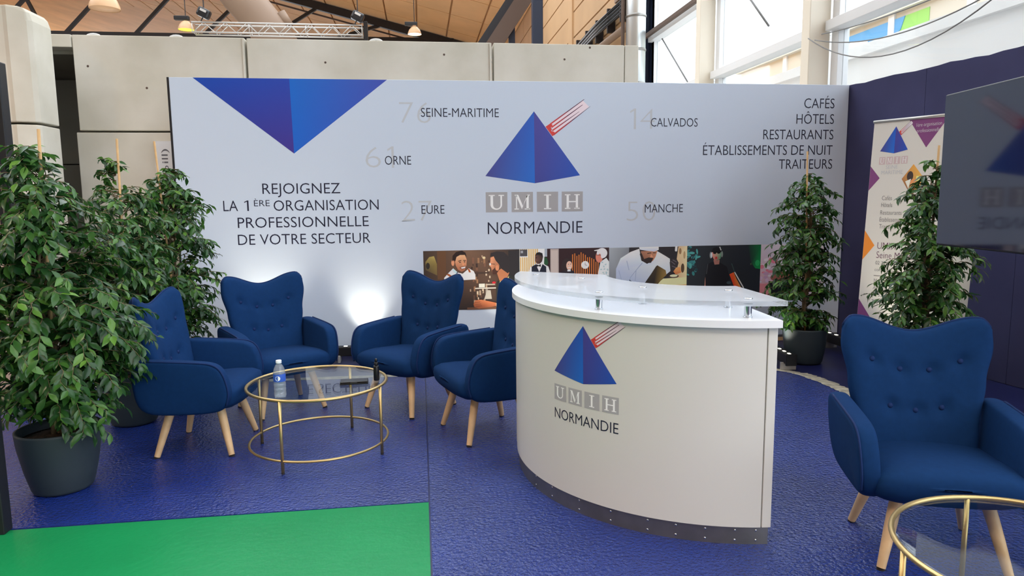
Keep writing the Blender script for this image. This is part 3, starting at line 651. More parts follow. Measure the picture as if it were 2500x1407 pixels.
a.poly([(330, 900), (335, 540), (400, 590), (520, 590), (520, 900)], (60, 70, 92))
a.poly([(520, 620), (690, 365), (800, 432), (812, 492), (760, 540), (700, 612), (640, 640)], [(40, 36, 34), (60, 48, 34), (120, 98, 56), (140, 112, 62), (120, 98, 50), (60, 50, 36), (30, 28, 28)])
a.poly([(478, 180), (690, 180), (668, 255), (640, 300), (600, 332), (540, 322), (490, 285)], [(150, 104, 82), (186, 130, 100), (190, 134, 104), (176, 120, 94), (150, 100, 80), (120, 80, 64), (120, 82, 66)])
a.poly([(464, 215), (488, 205), (520, 282), (580, 262), (640, 272), (610, 332), (552, 336), (492, 306)], (46, 36, 34)); a.line(560, 212, 610, 204, 10, (44, 32, 30)); a.line(632, 204, 672, 204, 10, (44, 32, 30)); a.poly([(610, 215), (638, 262), (596, 262)], (196, 138, 106))
a.poly([(455, 130), (705, 122), (706, 168), (650, 188), (560, 178), (465, 160)], [(206, 212, 226), (222, 226, 238), (206, 212, 226), (180, 188, 206), (176, 184, 204), (190, 198, 216)])
a.poly([(850, 330), (880, 285), (940, 290), (966, 340), (950, 400), (905, 455), (862, 450)], (52, 46, 50))
for q in ((870, 320, 920, 360), (880, 380, 930, 400), (890, 300, 940, 330)): a.line(*q, 7, (110, 104, 110))
a.poly([(900, 450), (935, 400), (985, 395), (1002, 465), (930, 492)], [(200, 120, 70), (230, 160, 100), (220, 140, 86), (200, 120, 70), (190, 110, 66)]); a.ell(905, 512, 66, 24, (70, 52, 40)); a.ell(905, 506, 50, 17, (226, 212, 176))
a.poly([(918, 110), (948, 110), (944, 185), (930, 195), (915, 185)], (226, 228, 234))
strip_art(a, 'photo_print', 75, 1075, 1.92, 2.76, 125)

a = Art(K)                                    # disc jockey with headphones
a.rect(1080, 100, 2025, 860, (38, 42, 48))
r8 = random.Random(9)
for i in range(34):
    x, y = r8.uniform(1085, 1230), r8.uniform(115, 480); c = r8.choice([(52, 118, 120), (74, 148, 146), (40, 84, 90), (30, 60, 66)]); a.ell(x, y, r8.uniform(14, 40), r8.uniform(8, 24), c, 9, r8.uniform(0, 3))
a.poly([(1860, 100), (2025, 100), (2025, 420), (1960, 410), (1900, 330)], [(34, 52, 48), (20, 104, 58), (24, 130, 70), (24, 120, 64), (36, 56, 50)]); a.ell(1985, 340, 30, 40, (40, 150, 86), 12); a.ell(1900, 352, 10, 12, (70, 90, 60), 10)
a.poly([(1295, 880), (1318, 490), (1356, 490), (1352, 880)], [(150, 90, 76), (206, 150, 130), (170, 110, 94), (120, 70, 60)])
a.poly([(1330, 880), (1316, 480), (1336, 345), (1400, 312), (1500, 322), (1590, 380), (1630, 520), (1645, 880)], (26, 27, 33)); a.line(1345, 340, 1330, 470, 6, (80, 84, 90))
a.poly([(1415, 290), (1495, 290), (1490, 345), (1430, 350)], (150, 104, 96))
a.poly([(1395, 190), (1420, 150), (1490, 150), (1512, 200), (1505, 270), (1465, 305), (1425, 290), (1405, 250)], [(190, 130, 120), (196, 140, 130), (120, 130, 116), (90, 150, 120), (84, 146, 116), (120, 92, 84), (176, 112, 100), (196, 130, 118)])
a.poly([(1388, 180), (1405, 135), (1450, 118), (1495, 135), (1512, 175), (1500, 195), (1410, 190)], (24, 24, 28)); a.poly([(1405, 178), (1505, 175), (1500, 205), (1470, 210), (1455, 192), (1440, 212), (1412, 208)], (16, 16, 18)); a.ell(1450, 262, 14, 18, (170, 50, 50))
a.ell(1380, 225, 17, 44, (110, 116, 122)); a.ell(1388, 225, 12, 36, (190, 196, 200)); a.ell(1522, 215, 14, 40, (110, 124, 120)); a.line(1490, 118, 1510, 165, 12, (180, 186, 190))
a.poly([(1625, 480), (1680, 455), (1720, 545), (1800, 690), (1810, 860), (1760, 760), (1680, 620)], [(226, 70, 40), (240, 96, 46), (240, 120, 56), (246, 170, 110), (200, 100, 60), (240, 90, 40), (214, 60, 36)])
a.line(1690, 450, 1815, 665, 13, (232, 230, 214)); a.line(1650, 340, 1692, 455, 8, (60, 84, 80)); a.ell(1620, 590, 30, 20, (60, 74, 82), 10)
strip_art(a, 'photo_print', 1080, 2025, 2.76, 3.575, 100)

a = Art(K)                                    # pink flowers beside a dark pot
a.poly([(2025, 80), (2800, 80), (2800, 860), (2025, 860)], [(196, 186, 200), (206, 200, 208), (180, 170, 178), (206, 150, 160)])
for i in range(26): a.ell(r8.uniform(2030, 2200), r8.uniform(280, 600), r8.uniform(14, 40), r8.uniform(12, 30), r8.choice([(206, 176, 200), (222, 200, 214), (190, 150, 180), (214, 120, 140)]), 10)
a.rect(2025, 600, 2150, 860, (222, 132, 140)); a.poly([(2130, 570), (2480, 590), (2440, 860), (2170, 860)], (28, 28, 34)); a.ell(2300, 520, 150, 70, (150, 90, 80), 16); a.poly([(2250, 120), (2380, 300), (2420, 420), (2340, 330)], (44, 50, 50))
strip_art(a, 'photo_print', 2025, 2800, 3.575, 4.30, 85)

# ---- dark side wall of the stand
sw = struct(thing('wall_stand', 'navy fabric covered side wall of the stand', None, (4.5, 7, 0)))
def swx(y): return 4.50 + (7.05 - y) * .118
for (y1, y0) in ((7.05, 6.03), (6.026, 5.03), (5.026, 4.03), (4.026, 3.03), (3.026, 1.6)):
    n = 8; v = []; f = []
    for i in range(n + 1):
        y = y1 + (y0 - y1) * i / n; zt = 2.70 + .006 * sin(y * 9) + .004 * sin(y * 23)
        x = swx(y); v += [(x, y, .0), (x, y, zt), (x + .05, y, zt), (x + .05, y, .0)]
    for i in range(n):
        k = i * 4
        for j in range(4): f.append((k + j, k + (j + 1) % 4, k + 4 + (j + 1) % 4, k + 4 + j))
    f += [(0, 1, 2, 3), (4 * n + 3, 4 * n + 2, 4 * n + 1, 4 * n)]
    MB().add(v, f).build('fabric_panel', 'dark_wall', sw, False, True)

# ---- poster on the concrete wall
po = thing('wall_poster', 'white poster with sideways lettering half hidden behind the display panel', 'poster', (-2.45, 7.76, 1.2))
bx('sheet', (-2.70, -2.2, 7.745, 7.765, 1.3, 2.18), 'ink_white', po, 0, True)
for s, z0, z1, cap, m in (('ill)', 1.955, 2.10, .06, 'ink_soft'), ('erorgo', 1.68, 1.93, .05, 'ink')):
    v, f = text_fit(s, 0, z1 - z0, 0, cap, 0)
    flat('lettering', v, f, m, po, lambda x, z, o, z0=z0: (-2.575 - z + 2.45, -.0155 - o, z0 + x - 1.2), .001)

# ---- roll-up banner
BA = Vector((3.771, 5.5, 0)); BE = Vector((.431, -.902, 0)).normalized(); BN = Vector((-BE.y, BE.x, 0)) * -1
rb = thing('roll_up_banner', 'white roll-up banner with purple and orange diamonds beside the screen', 'banner', BA)
def BM(x, z, o): p = BE * (x - .075 * (2.15 - z) / 2.0) + BN * o; return (p.x, p.y, z)
BW = .86
v = [BM(0, .14, 0), BM(BW, .14, 0), BM(BW, 2.15, 0), BM(0, 2.15, 0), BM(0, .14, -.004), BM(BW, .14, -.004), BM(BW, 2.15, -.004), BM(0, 2.15, -.004)]
MB().add(v, [(0, 1, 2, 3), (7, 6, 5, 4), (0, 4, 5, 1), (1, 5, 6, 2), (2, 6, 7, 3), (3, 7, 4, 0)]).build('sheet', 'banner', rb)
MB().tube([BM(-.005, 2.155, .0), BM(BW + .005, 2.155, .0)], .012, 8).build('top_rail', 'alu', rb, True)
v = []
for o in (.06, -.06):
    v += [BM(-.01, .03, o), BM(BW + .01, .03, o), BM(BW + .01, .14, o * .6), BM(-.01, .14, o * .6)]
MB().add(v, [(0, 1, 2, 3), (7, 6, 5, 4), (0, 4, 5, 1), (1, 5, 6, 2), (2, 6, 7, 3), (3, 7, 4, 0)]).build('cassette', 'black_metal', rb, False, False, .008)
for x in (.1, BW - .1):
    q = [BM(x - .03, 0, .16), BM(x + .03, 0, .16), BM(x + .03, 0, -.16), BM(x - .03, 0, -.16)]
    MB().add(q + [(a, b, .03) for a, b, c in q], [(3, 2, 1, 0), (4, 5, 6, 7), (0, 1, 5, 4), (1, 2, 6, 5), (2, 3, 7, 6), (3, 0, 4, 7)]).build('foot', 'alu', rb)
BM0 = BM
a = Art(1.5)
pur = (116, 66, 112); ora = (214, 128, 52)
def SH(x, z): return x + .075 * (2.15 - z) / 2.0     # banner features were read against an upright edge
a.poly([(.287, 2.145), (.437, 1.92), (.585, 2.145)], pur)
a.build('diamond', rb, I2, BM0, .0006)
for pts, c in (([(SH(-.014, 1.793), 1.793), (SH(.07, 1.692), 1.692), (SH(-.021, 1.59), 1.59)], pur), ([(0, 1.255), (SH(.057, 1.131), 1.131), (0, 1.005)], ora), ([(0, .665), (SH(.05, .52), .52), (.12, .36), (.12, .14), (0, .14)], (110, 62, 108))):
    pts = [(max(0.001, x), z) for x, z in pts]; b = Art(1.5); b.poly(pts, c); b.build('diamond', rb, I2, BM0, .0006)
b = Art(1.5); b.poly([(.27, 1.68), (.354, 1.795), (.455, 1.668), (.36, 1.54)], [(160, 110, 70), (224, 150, 70), (226, 170, 90), (120, 80, 60)])
b.ell(.335, 1.70, .025, .04, (60, 52, 50)); b.ell(.37, 1.65, .03, .03, (206, 140, 90)); b.poly([(.30, 1.66), (.33, 1.60), (.345, 1.68)], (222, 210, 196)); b.rect(.385, 1.66, .42, 1.70, (240, 206, 130)); b.build('photo_diamond', rb, I2, BM0, .0008)
logo(rb, lambda x, y: (.070 + (x - 175) * .000259, 1.912 - (y - 752) * .000325), BM0, [], dim=1.15, light=True)
def btext(s, x0, x1, base, cap, m, off=-.012):
    v, f = text_fit(s, SH(x0, base), SH(x1, base), base, cap, off); flat('lettering', v, f, m, rb, BM0, .001)
for q in (('1ère organisation', .345, .535, 2.086, .028, 'ink_white'), ('professionnelle', .350, .525, 2.04, .028, 'ink_white'),
          ('SEINE', .118, .214, 1.765, .03, 'ink_grey'), ('MARITIME', .082, .257, 1.722, .03, 'ink_grey'),
          ('Cafés', .099, .182, 1.51, .036, 'ink_soft'), ('Hôtels', .096, .188, 1.453, .036, 'ink_soft'), ('Restaurants', .092, .268, 1.39, .036, 'ink_soft'), ('Établissements de nuit', .089, .42, 1.332, .036, 'ink_soft'), ('Traiteurs', .088, .225, 1.275, .036, 'ink_soft'),
          ('UMIH', .082, .235, 1.104, .056, 'ink_plum'), ('Seine Maritime', .078, .45, 1.026, .056, 'ink_plum'),
          ('02 32 10', .074, .206, .972, .03, 'ink_soft'), ('contact@', .071, .22, .915, .028, 'ink_soft'),
          ('M.I.N. de Rouen', .069, .32, .815, .036, 'ink_soft'), ('Avenue du c', .063, .268, .758, .036, 'ink_soft'), ('BP 35051', .061, .198, .70, .034, 'ink_soft'), ('76042 ROUEN', .058, .30, .638, .034, 'ink_soft')):
    btext(*q)
b = Art(1.0); b.rect(SH(.066, .877), .875, .42, .879, (70, 64, 72)); b.build('rule', rb, I2, BM0, .0008)

# ---- television on a stand
TD = Vector((-.15, -.989, 0)).normalized(); TN = Vector((-TD.y, TD.x, 0)) * -1      # TN points to the room
if TN.x > 0: TN = -TN
TA = Vector((3.20, 4.0, 0)); TWd, TZ0, TZ1 = 1.63, 1.238, 2.154
tv = thing('television', 'large black television screen on a stand mirroring the white panel', 'television', TA + TD * TWd / 2)
def tvbox(u0, u1, z0, z1, d0, d1, name, m, bev=0):
    o = tv.location; v = []
    for d_ in (d0, d1):
        for u, z in ((u0, z0), (u1, z0), (u1, z1), (u0, z1)):
            p = TA + TD * u + TN * d_ - o; v.append((p.x, p.y, z))
    return MB().add(v, [(0, 1, 2, 3), (7, 6, 5, 4), (0, 4, 5, 1), (1, 5, 6, 2), (2, 6, 7, 3), (3, 7, 4, 0)]).build(name, m, tv, False, False, bev)
tvbox(0, TWd, TZ0, TZ1, -.06, -.004, 'casing', 'tv_body', .006); tvbox(.008, TWd - .008, TZ0 + .012, TZ1 - .008, -.0035, 0, 'screen', 'tv_screen')
tvbox(.65, .98, 1.5, 1.9, -.10, -.06, 'mount', 'black_metal'); tvbox(.74, .80, .03, 1.9, -.16, -.10, 'column', 'black_metal'); tvbox(.86, .92, .03, 1.9, -.16, -.10, 'column', 'black_metal'); tvbox(.45, 1.2, 0, .03, -.45, .12, 'base', 'black_metal', .005)

# ---- LED bars
def led_bar(x, y, rz, L, label, energy, aim, spots, z=.0):
    t = thing('led_bar', label, 'light', (x, y, z), rz, 'led wash bars on the floor')
    MB().box(-L / 2, L / 2, -.045, .045, .06, .15).build('housing', 'black_metal', t, bevel=.008)
    for k in (-1, 1):
        bx('foot', (k * L * .4 - .012, k * L * .4 + .012, -.07, .07, 0, .07), 'alu', t, .004)
        bx('end_cap', (k * L / 2 - .012, k * L / 2 + .012, -.05, .05, .05, .155), 'plastic_black', t, .006)
    n = int(L / .1)
    for k in range(n):
        cx = -L / 2 + .05 + k * (L - .1) / (n - 1); bx('led_lens', (cx - .018, cx + .018, -.012, .012, .149, .154), 'led', t, .003)
    for sx in spots:
        ld = bpy.data.lights.new('led_light', 'SPOT'); ld.energy = energy; ld.color = (1, .93, .74); ld.spot_size = radians(80); ld.spot_blend = 1.0; ld.shadow_soft_size = .06
        lo = bpy.data.objects.new('led_light', ld); COL.objects.link(lo); lo.parent = t; lo.location = (sx, 0, .17)
        lo.rotation_euler = (pi + aim[0], aim[1], 0)
led_bar(-1.72, 6.72, 0, .9, 'black led bar lighting the panel behind the tufted armchair', 40, (-.30, 0), (.22,))
led_bar(-.45, 6.80, 0, .9, 'black led bar under the white panel behind the glass table', 27, (-.46, 0), (-.1,))
led_bar(.75, 6.80, 0, .9, 'black led bar under the photo strip behind two armchairs', 16, (-.14, 0), (.0,))
led_bar(3.27, 6.02, -.1 + pi / 2 + pi, .62, 'black led bar with a row of lit lenses under the corner ficus', 20, (-.35, 0), (.0,))
led_bar(3.62, 5.14, pi / 2 + pi - .12, .5, 'black led bar with lit lenses at the foot of the roll-up banner', 26, (-.2, 0), (.0,))
led_bar(4.15, 6.3, pi / 2 + pi, .7, 'black led bar on the floor against the navy wall', 5, (-.1, 0), (.0,))

# ================================================================== ARMCHAIRS
def loft(secs, n=24, e=3.2):
    """superellipse sections (y, half width, z bottom, z top)"""
    m = MB(); v = []; f = []
    for y, w, zb, zt in secs:
        for j in range(n):
            a_ = 2 * pi * j / n; ca, sa = cos(a_), sin(a_)
            v.append((w * math.copysign(abs(ca) ** (2 / e), ca), y, (zb + zt) / 2 + (zt - zb) / 2 * math.copysign(abs(sa) ** (2 / e), sa)))
    k = len(secs)
    for i in range(k - 1):
        for j in range(n): f.append((i * n + j, i * n + (j + 1) % n, (i + 1) * n + (j + 1) % n, (i + 1) * n + j))
    f += [tuple(range(n)), tuple((k - 1) * n + j for j in range(n))[::-1]]
    return m.add(v, f)
def interp(x, xs, ys):
    if x <= xs[0]: return ys[0]
    for i in range(len(xs) - 1):
        if x <= xs[i + 1]:
            t = (x - xs[i]) / (xs[i + 1] - xs[i]); t = t * t * (3 - 2 * t); return ys[i] + (ys[i + 1] - ys[i]) * t
    return ys[-1]
BTN = [(-.62, .70), (-.21, .68), (.21, .68), (.62, .70), (-.40, .38), (0, .37), (.40, .38)]
def back_pt(u, v, side, t=None):
    au = abs(u)
    zt = .922 + .073 * (1 - cos(pi * min(au / .84, 1))) / 2 - .055 * max(0, (au - .84) / .16) ** 2
    w = interp(v, [0, .25, .6, .88, 1], [.255, .262, .292, .322, .318])
    z = .36 + v * (zt - .36); x = u * w
    y = .185 + .135 * v - .055 * au ** 2.4 * (0.35 + .65 * v)
    th = .105 - .025 * v
    eu = (1 - au ** 9) ** .5 if au < 1 else 0; vv = abs(v); ev = (1 - vv ** 14) ** .5 if vv < 1 else 0
    h = th / 2 * min(eu, ev) if side else 0
    if side < 0:
        for bu, bv in BTN:
            bw = interp(bv, [0, .25, .6, .88, 1], [.255, .262, .292, .322, .318]); dx = (u - bu) * bw; dz = (v - bv) * .58
            h -= .019 * math.exp(-(dx * dx + dz * dz) / (2 * .024 ** 2))
        for bu, bv in BTN[4:]:
            pass
    return (x, y + side * h, z)
def make_chair():
    t = thing('armchair', '', 'chair')
    loft([(-0.296, .05, .388, .394), (-0.295, .12, .378, .402), (-0.292, .19, .362, .413), (-0.286, .235, .345, .425), (-0.270, .277, .315, .442), (-0.224, .300, .29, .456), (-0.124, .308, .277, .458), (.0, .308, .272, .448), (.15, .303, .274, .438), (.25, .30, .285, .43), (.285, .27, .31, .41)]).build('seat', 'fabric', t, True)
    NU, NV = 44, 36; v = []; f = []; idx = {}
    for side in (-1, 1):
        for i in range(NU + 1):
            u = -1 + 2 * i / NU; u = math.copysign(abs(u) ** .8, u)
            for j in range(NV + 1):
                w = (j / NV) ** .85; b = i in (0, NU) or j == NV
                if b and side == 1: idx[(1, i, j)] = idx[(-1, i, j)]; continue
                idx[(side, i, j)] = len(v); v.append(back_pt(u, w, 0 if b else side))
    for side in (-1, 1):
        for i in range(NU):
            for j in range(NV):
                q = [idx[(side, i, j)], idx[(side, i + 1, j)], idx[(side, i + 1, j + 1)], idx[(side, i, j + 1)]]
                f.append(tuple(q if side < 0 else q[::-1]))
    bk = MB().add(v, f).build('backrest', 'fabric', t, True)
    for bu, bv in BTN:
        p = Vector(back_pt(bu, bv, -1)); m = MB().lathe([(.001, .009), (.008, .008), (.013, .003), (.013, -.004)], (0, 0, 0), 12)
        o = m.build('button', 'piping', bk, True); o.location = p; o.rotation_euler = (radians(80), 0, 0)
    MB().tube([back_pt(u_, .995, 0) for u_ in [-.98 + 1.96 * i / 40 for i in range(41)]], .006, 6).build('piping', 'piping', bk, True)
    out = [(.285, .30), (.30, .45), (.30, .635), (.20, .632), (.0, .622), (-0.133, .612), (-0.187, .60), (-0.224, .572), (-0.249, .52), (-0.264, .45), (-0.264, .40), (-0.249, .345), (-0.207, .305), (-0.141, .285), (.15, .278)]
    for sx in (-1, 1):
        n = len(out); rows = []
        cy = sum(p[0] for p in out) / n; cz = sum(p[1] for p in out) / n
        lay = [(.258, .86), (.262, .95), (.272, .99), (.29, 1.0), (.312, 1.0), (.332, .985), (.344, .94), (.348, .84)]
        v = []; f = []
        for xo, s_ in lay:
            for (py, pz) in out:
                y = cy + (py - cy) * s_; z = cz + (pz - cz) * s_
                v.append((sx * (xo + .02 * (z - .3) / .3 - .03 * max(0, (.36 - z) / .1)), y, z))
        k = len(lay)
        for i in range(k - 1):
            for j in range(n): f.append((i * n + j, i * n + (j + 1) % n, (i + 1) * n + (j + 1) % n, (i + 1) * n + j))
        f += [tuple(range(n))[::-1], tuple((k - 1) * n + j for j in range(n))]
        if sx < 0: f = [q[::-1] for q in f]
        ar = MB().add(v, f).build('armrest', 'fabric', t, True)
        sb = ar.modifiers.new('round', 'SUBSURF'); sb.levels = 2; sb.render_levels = 2
        path = [(sx * (.337 + .02 * (pz - .3) / .3), cy + (py - cy) * .975, cz + (pz - cz) * .975) for py, pz in out[3:12]]
        path = [tuple(q) for q in smooth_path(path, 4)]
        MB().tube(path, .0055, 6).build('piping', 'piping', ar, True)
    for sx in (-1, 1):
        for (ty, fy) in ((-.14, -.222), (.14, .225)):
            top = Vector((sx * .165, ty, .315)); ft = Vector((sx * .24, fy, .008))
            lg = MB().tube([top, top.lerp(ft, .5), ft], [.027, .024, .0175], 14).build('leg', 'wood', t, True); auto_smooth(lg)
            MB().tube([ft, ft - Vector((0, 0, .008))], .0172, 14).build('foot_tip', 'tip', lg, False)
    return t
chair0 = make_chair()
CH = [(-1.39, 4.575, (.997, -.075), 'navy tufted armchair seen side on next to the potted ficus trees'),
      (-1.075, 5.335, (.54, -.84), 'navy tufted armchair facing forward beneath the slogan lettering'),
      (-.11, 5.205, (-.7, -.7), 'navy winged armchair before the printed photograph of two men'),
      (.405, 4.55, (-.95, -.31), 'navy armchair partly hidden by the white reception counter'),
      (2.167, 2.655, (-.324, -.946), 'navy tufted armchair in front of the black television and round table edge')]
for i, (x, y, fd, lb) in enumerate(CH):
    c = chair0 if i == 0 else copy_tree(chair0)
    c.location = (x, y, 0); c.rotation_euler = (0, 0, atan2(fd[0], -fd[1])); c['label'] = lb; c['group'] = 'navy armchairs of the stand'

# ================================================================== GLASS TABLES
def make_table(x, y, a0, label):
    t = thing('coffee_table', label, 'table', (x, y, 0), 0, 'round glass coffee tables'); R = .42; n = 72
    ring = lambda r, z: [(r * cos(2 * pi * i / n), r * sin(2 * pi * i / n), z) for i in range(n)]
    MB().lathe([(.405, .426), (.412, .428), (.412, .434), (.405, .436)], n=72).build('glass_top', 'glass', t)
    MB().tube(ring(R, .431), .0095, 10, True).build('top_ring', 'gold', t, True)
    MB().tube(ring(R, .075), .0075, 10, True).build('lower_ring', 'gold', t, True)
    for k in range(4):
        a_ = a0 + k * pi / 2; c_, s_ = cos(a_) * R, sin(a_) * R
        lg = MB().tube([(c_, s_, .012), (c_, s_, .428)], .0095, 12).build('leg', 'gold', t, True)
        MB().tube([(c_, s_, 0), (c_, s_, .012)], .0098, 12).build('foot_cap', 'tip', lg)
    return t
make_table(-.66, 4.362, radians(-112), 'round glass coffee table with gold frame and a water bottle on it')
make_table(1.905, 1.83, radians(168), 'round glass coffee table with bare top before the single armchair')

# water bottle
b = thing('water_bottle', 'clear plastic water bottle with blue label on the glass table', 'bottle', (-.822, 4.035, .436))
prof = [(.024, .0), (.031, .003), (.033, .012), (.033, .03), (.0305, .036), (.033, .042), (.033, .055), (.0305, .061), (.033, .067), (.033, .08), (.0305, .086), (.033, .092), (.0335, .135), (.033, .15), (.028, .17), (.019, .188), (.0135, .196), (.0135, .204)]
MB().lathe(prof, n=28).build('bottle_body', 'bottle', b, True)
MB().lathe([(r * .94, z + .002) for r, z in prof[:14]], n=28).build('water', 'water', b, True)
MB().lathe([(.0338, .096), (.0342, .098), (.0342, .138), (.0338, .14)], n=28, cap=False).build('label_band', 'label_blue', b, True)
v, f = [], []
n = 14
for i in range(n):
    a_ = 2 * pi * i / n; ang = radians(-95) + .42 * cos(a_); v.append((.0346 * cos(ang), .0346 * sin(ang), .117 + .014 * sin(a_)))
MB().add(v, [tuple(range(n))]).build('label_emblem', 'cap_white', b)
MB().lathe([(.0155, .2), (.016, .202), (.016, .214), (.015, .217)], n=20).build('cap', 'cap_white', b, True)
# dark pocket device and flat case
b = thing('vape_pen', 'small black vape device standing at the glass table rim', 'vape', (-.297, 4.33, .436))
MB().lathe([(.016, 0), (.018, .003), (.018, .088), (.015, .094)], n=20).build('device_body', 'plastic_black', b, True)
MB().lathe([(.011, .094), (.0125, .098), (.0125, .112), (.010, .116)], n=18).build('tank', 'black_metal', b, True)
MB().lathe([(.0075, .116), (.009, .12), (.008, .134), (.005, .138)], n=16).build('mouthpiece', 'plastic_black', b, True)
b = thing('flat_case', 'thin black case lying flat on the glass table', 'case', (-.43, 4.285, .436), .05)
bx('lower_shell', (-.085, .085, -.042, .042, 0, .010), 'plastic_black', b, .003); bx('lid', (-.083, .083, -.040, .040, .0112, .018), 'plastic_black', b, .003); bx('clasp', (-.02, .02, -.0435, -.0405, .004, .014), 'black_metal', b, .001)

# ================================================================== RECEPTION COUNTER
CC = Vector((1.6, 3.85)); CR = 1.07
ct = thing('reception_counter', 'curved white reception counter with pyramid logo and clear shelf', 'counter', (CC.x, CC.y, 0))
def arc(r0, r1, a0, a1, z0, z1, n=64, a0i=None, a1i=None):
    a0i = a0 if a0i is None else a0i; a1i = a1 if a1i is None else a1i
    po_ = [(r1 * cos(radians(a0 + (a1 - a0) * i / n)), r1 * sin(radians(a0 + (a1 - a0) * i / n))) for i in range(n + 1)]
    pi_ = [(r0 * cos(radians(a0i + (a1i - a0i) * i / n)), r0 * sin(radians(a0i + (a1i - a0i) * i / n))) for i in range(n + 1)]
    m = MB(); v = []; f = []
    for z in (z0, z1): v += [(x, y, z) for x, y in po_] + [(x, y, z) for x, y in pi_]
    k = n + 1
    for i in range(n):
        f += [(i, i + 1, 2 * k + i + 1, 2 * k + i), (k + i + 1, k + i, 3 * k + i, 3 * k + i + 1), (2 * k + i, 2 * k + i + 1, 3 * k + i + 1, 3 * k + i), (i + 1, i, k + i, k + i + 1)]
    f += [(0, 2 * k, 3 * k, k), (n, k + n, 3 * k + n, 2 * k + n)]
    return m.add(v, f)
A0, A1 = 169, 265.3
auto_smooth(arc(CR - .03, CR, A0, 262.9, .085, .990).build('front_panel', 'counter', ct))
arc(.70, CR + .004, 263.1, A1, .085, .990, 4).build('end_post', 'counter', ct, False, False, .003)
arc(.70, CR + .004, A0 - 1.5, A0 - .1, .085, .990, 4).build('end_post', 'counter', ct, False, False, .003)
auto_smooth(arc(.70, CR - .035, A0, 263, .70, .72).build('inner_shelf', 'counter', ct))
auto_smooth(arc(.66, CR + .022, 158, A1 + .6, .992, 1.024).build('worktop', 'counter_top', ct))
kp = auto_smooth(arc(CR - .05, CR - .012, A0, A1 - .3, 0, .083).build('kick_plate', 'steel', ct))
for a_ in (196, 205, 216, 226, 236, 243, 250, 257, 262):
    for z in (.066, .02):
        p = Vector((cos(radians(a_)), sin(radians(a_)))) * (CR - .012)
        o = MB().lathe([(.0055, 0), (.005, .0025), (.001, .003)], n=10).build('screw', 'chrome', kp, True); o.location = (p.x, p.y, z); o.rotation_euler = (0, pi / 2, radians(a_))
auto_smooth(arc(.545, CR + .006, 157.5, 267.3, 1.084, 1.106, 64, 169, 266).build('acrylic_shelf', 'acrylic', ct))
for a_, r_ in ((168, .95), (219.9, 1.0), (259.3, 1.0), (185, .72), (225, .72), (258, .72)):
    p = Vector((cos(radians(a_)), sin(radians(a_)))) * r_
    s_ = MB().lathe([(.02, 0), (.02, .004), (.0165, .006), (.0165, .057), (.02, .06)], (p.x, p.y, 1.024), 20).build('shelf_support', 'chrome', ct, True); auto_smooth(s_)
    MB().lathe([(.019, 0), (.019, .004), (.012, .006)], (p.x, p.y, 1.106), 20).build('support_cap', 'chrome', s_, True)
def CM(s, z, o): a_ = s / CR; return ((CR + o) * cos(a_), (CR + o) * sin(a_), z)
s0 = radians(207.05) * CR
logo(ct, lambda x, y: (s0 + (x - 175) * .000442, .6955 - (y - 752) * .000427), CM, [('NORMANDIE', 180, 1073, 1310, 122)], cuts=[s0 + .02 * k for k in range(-2, 24)], dim=.9)

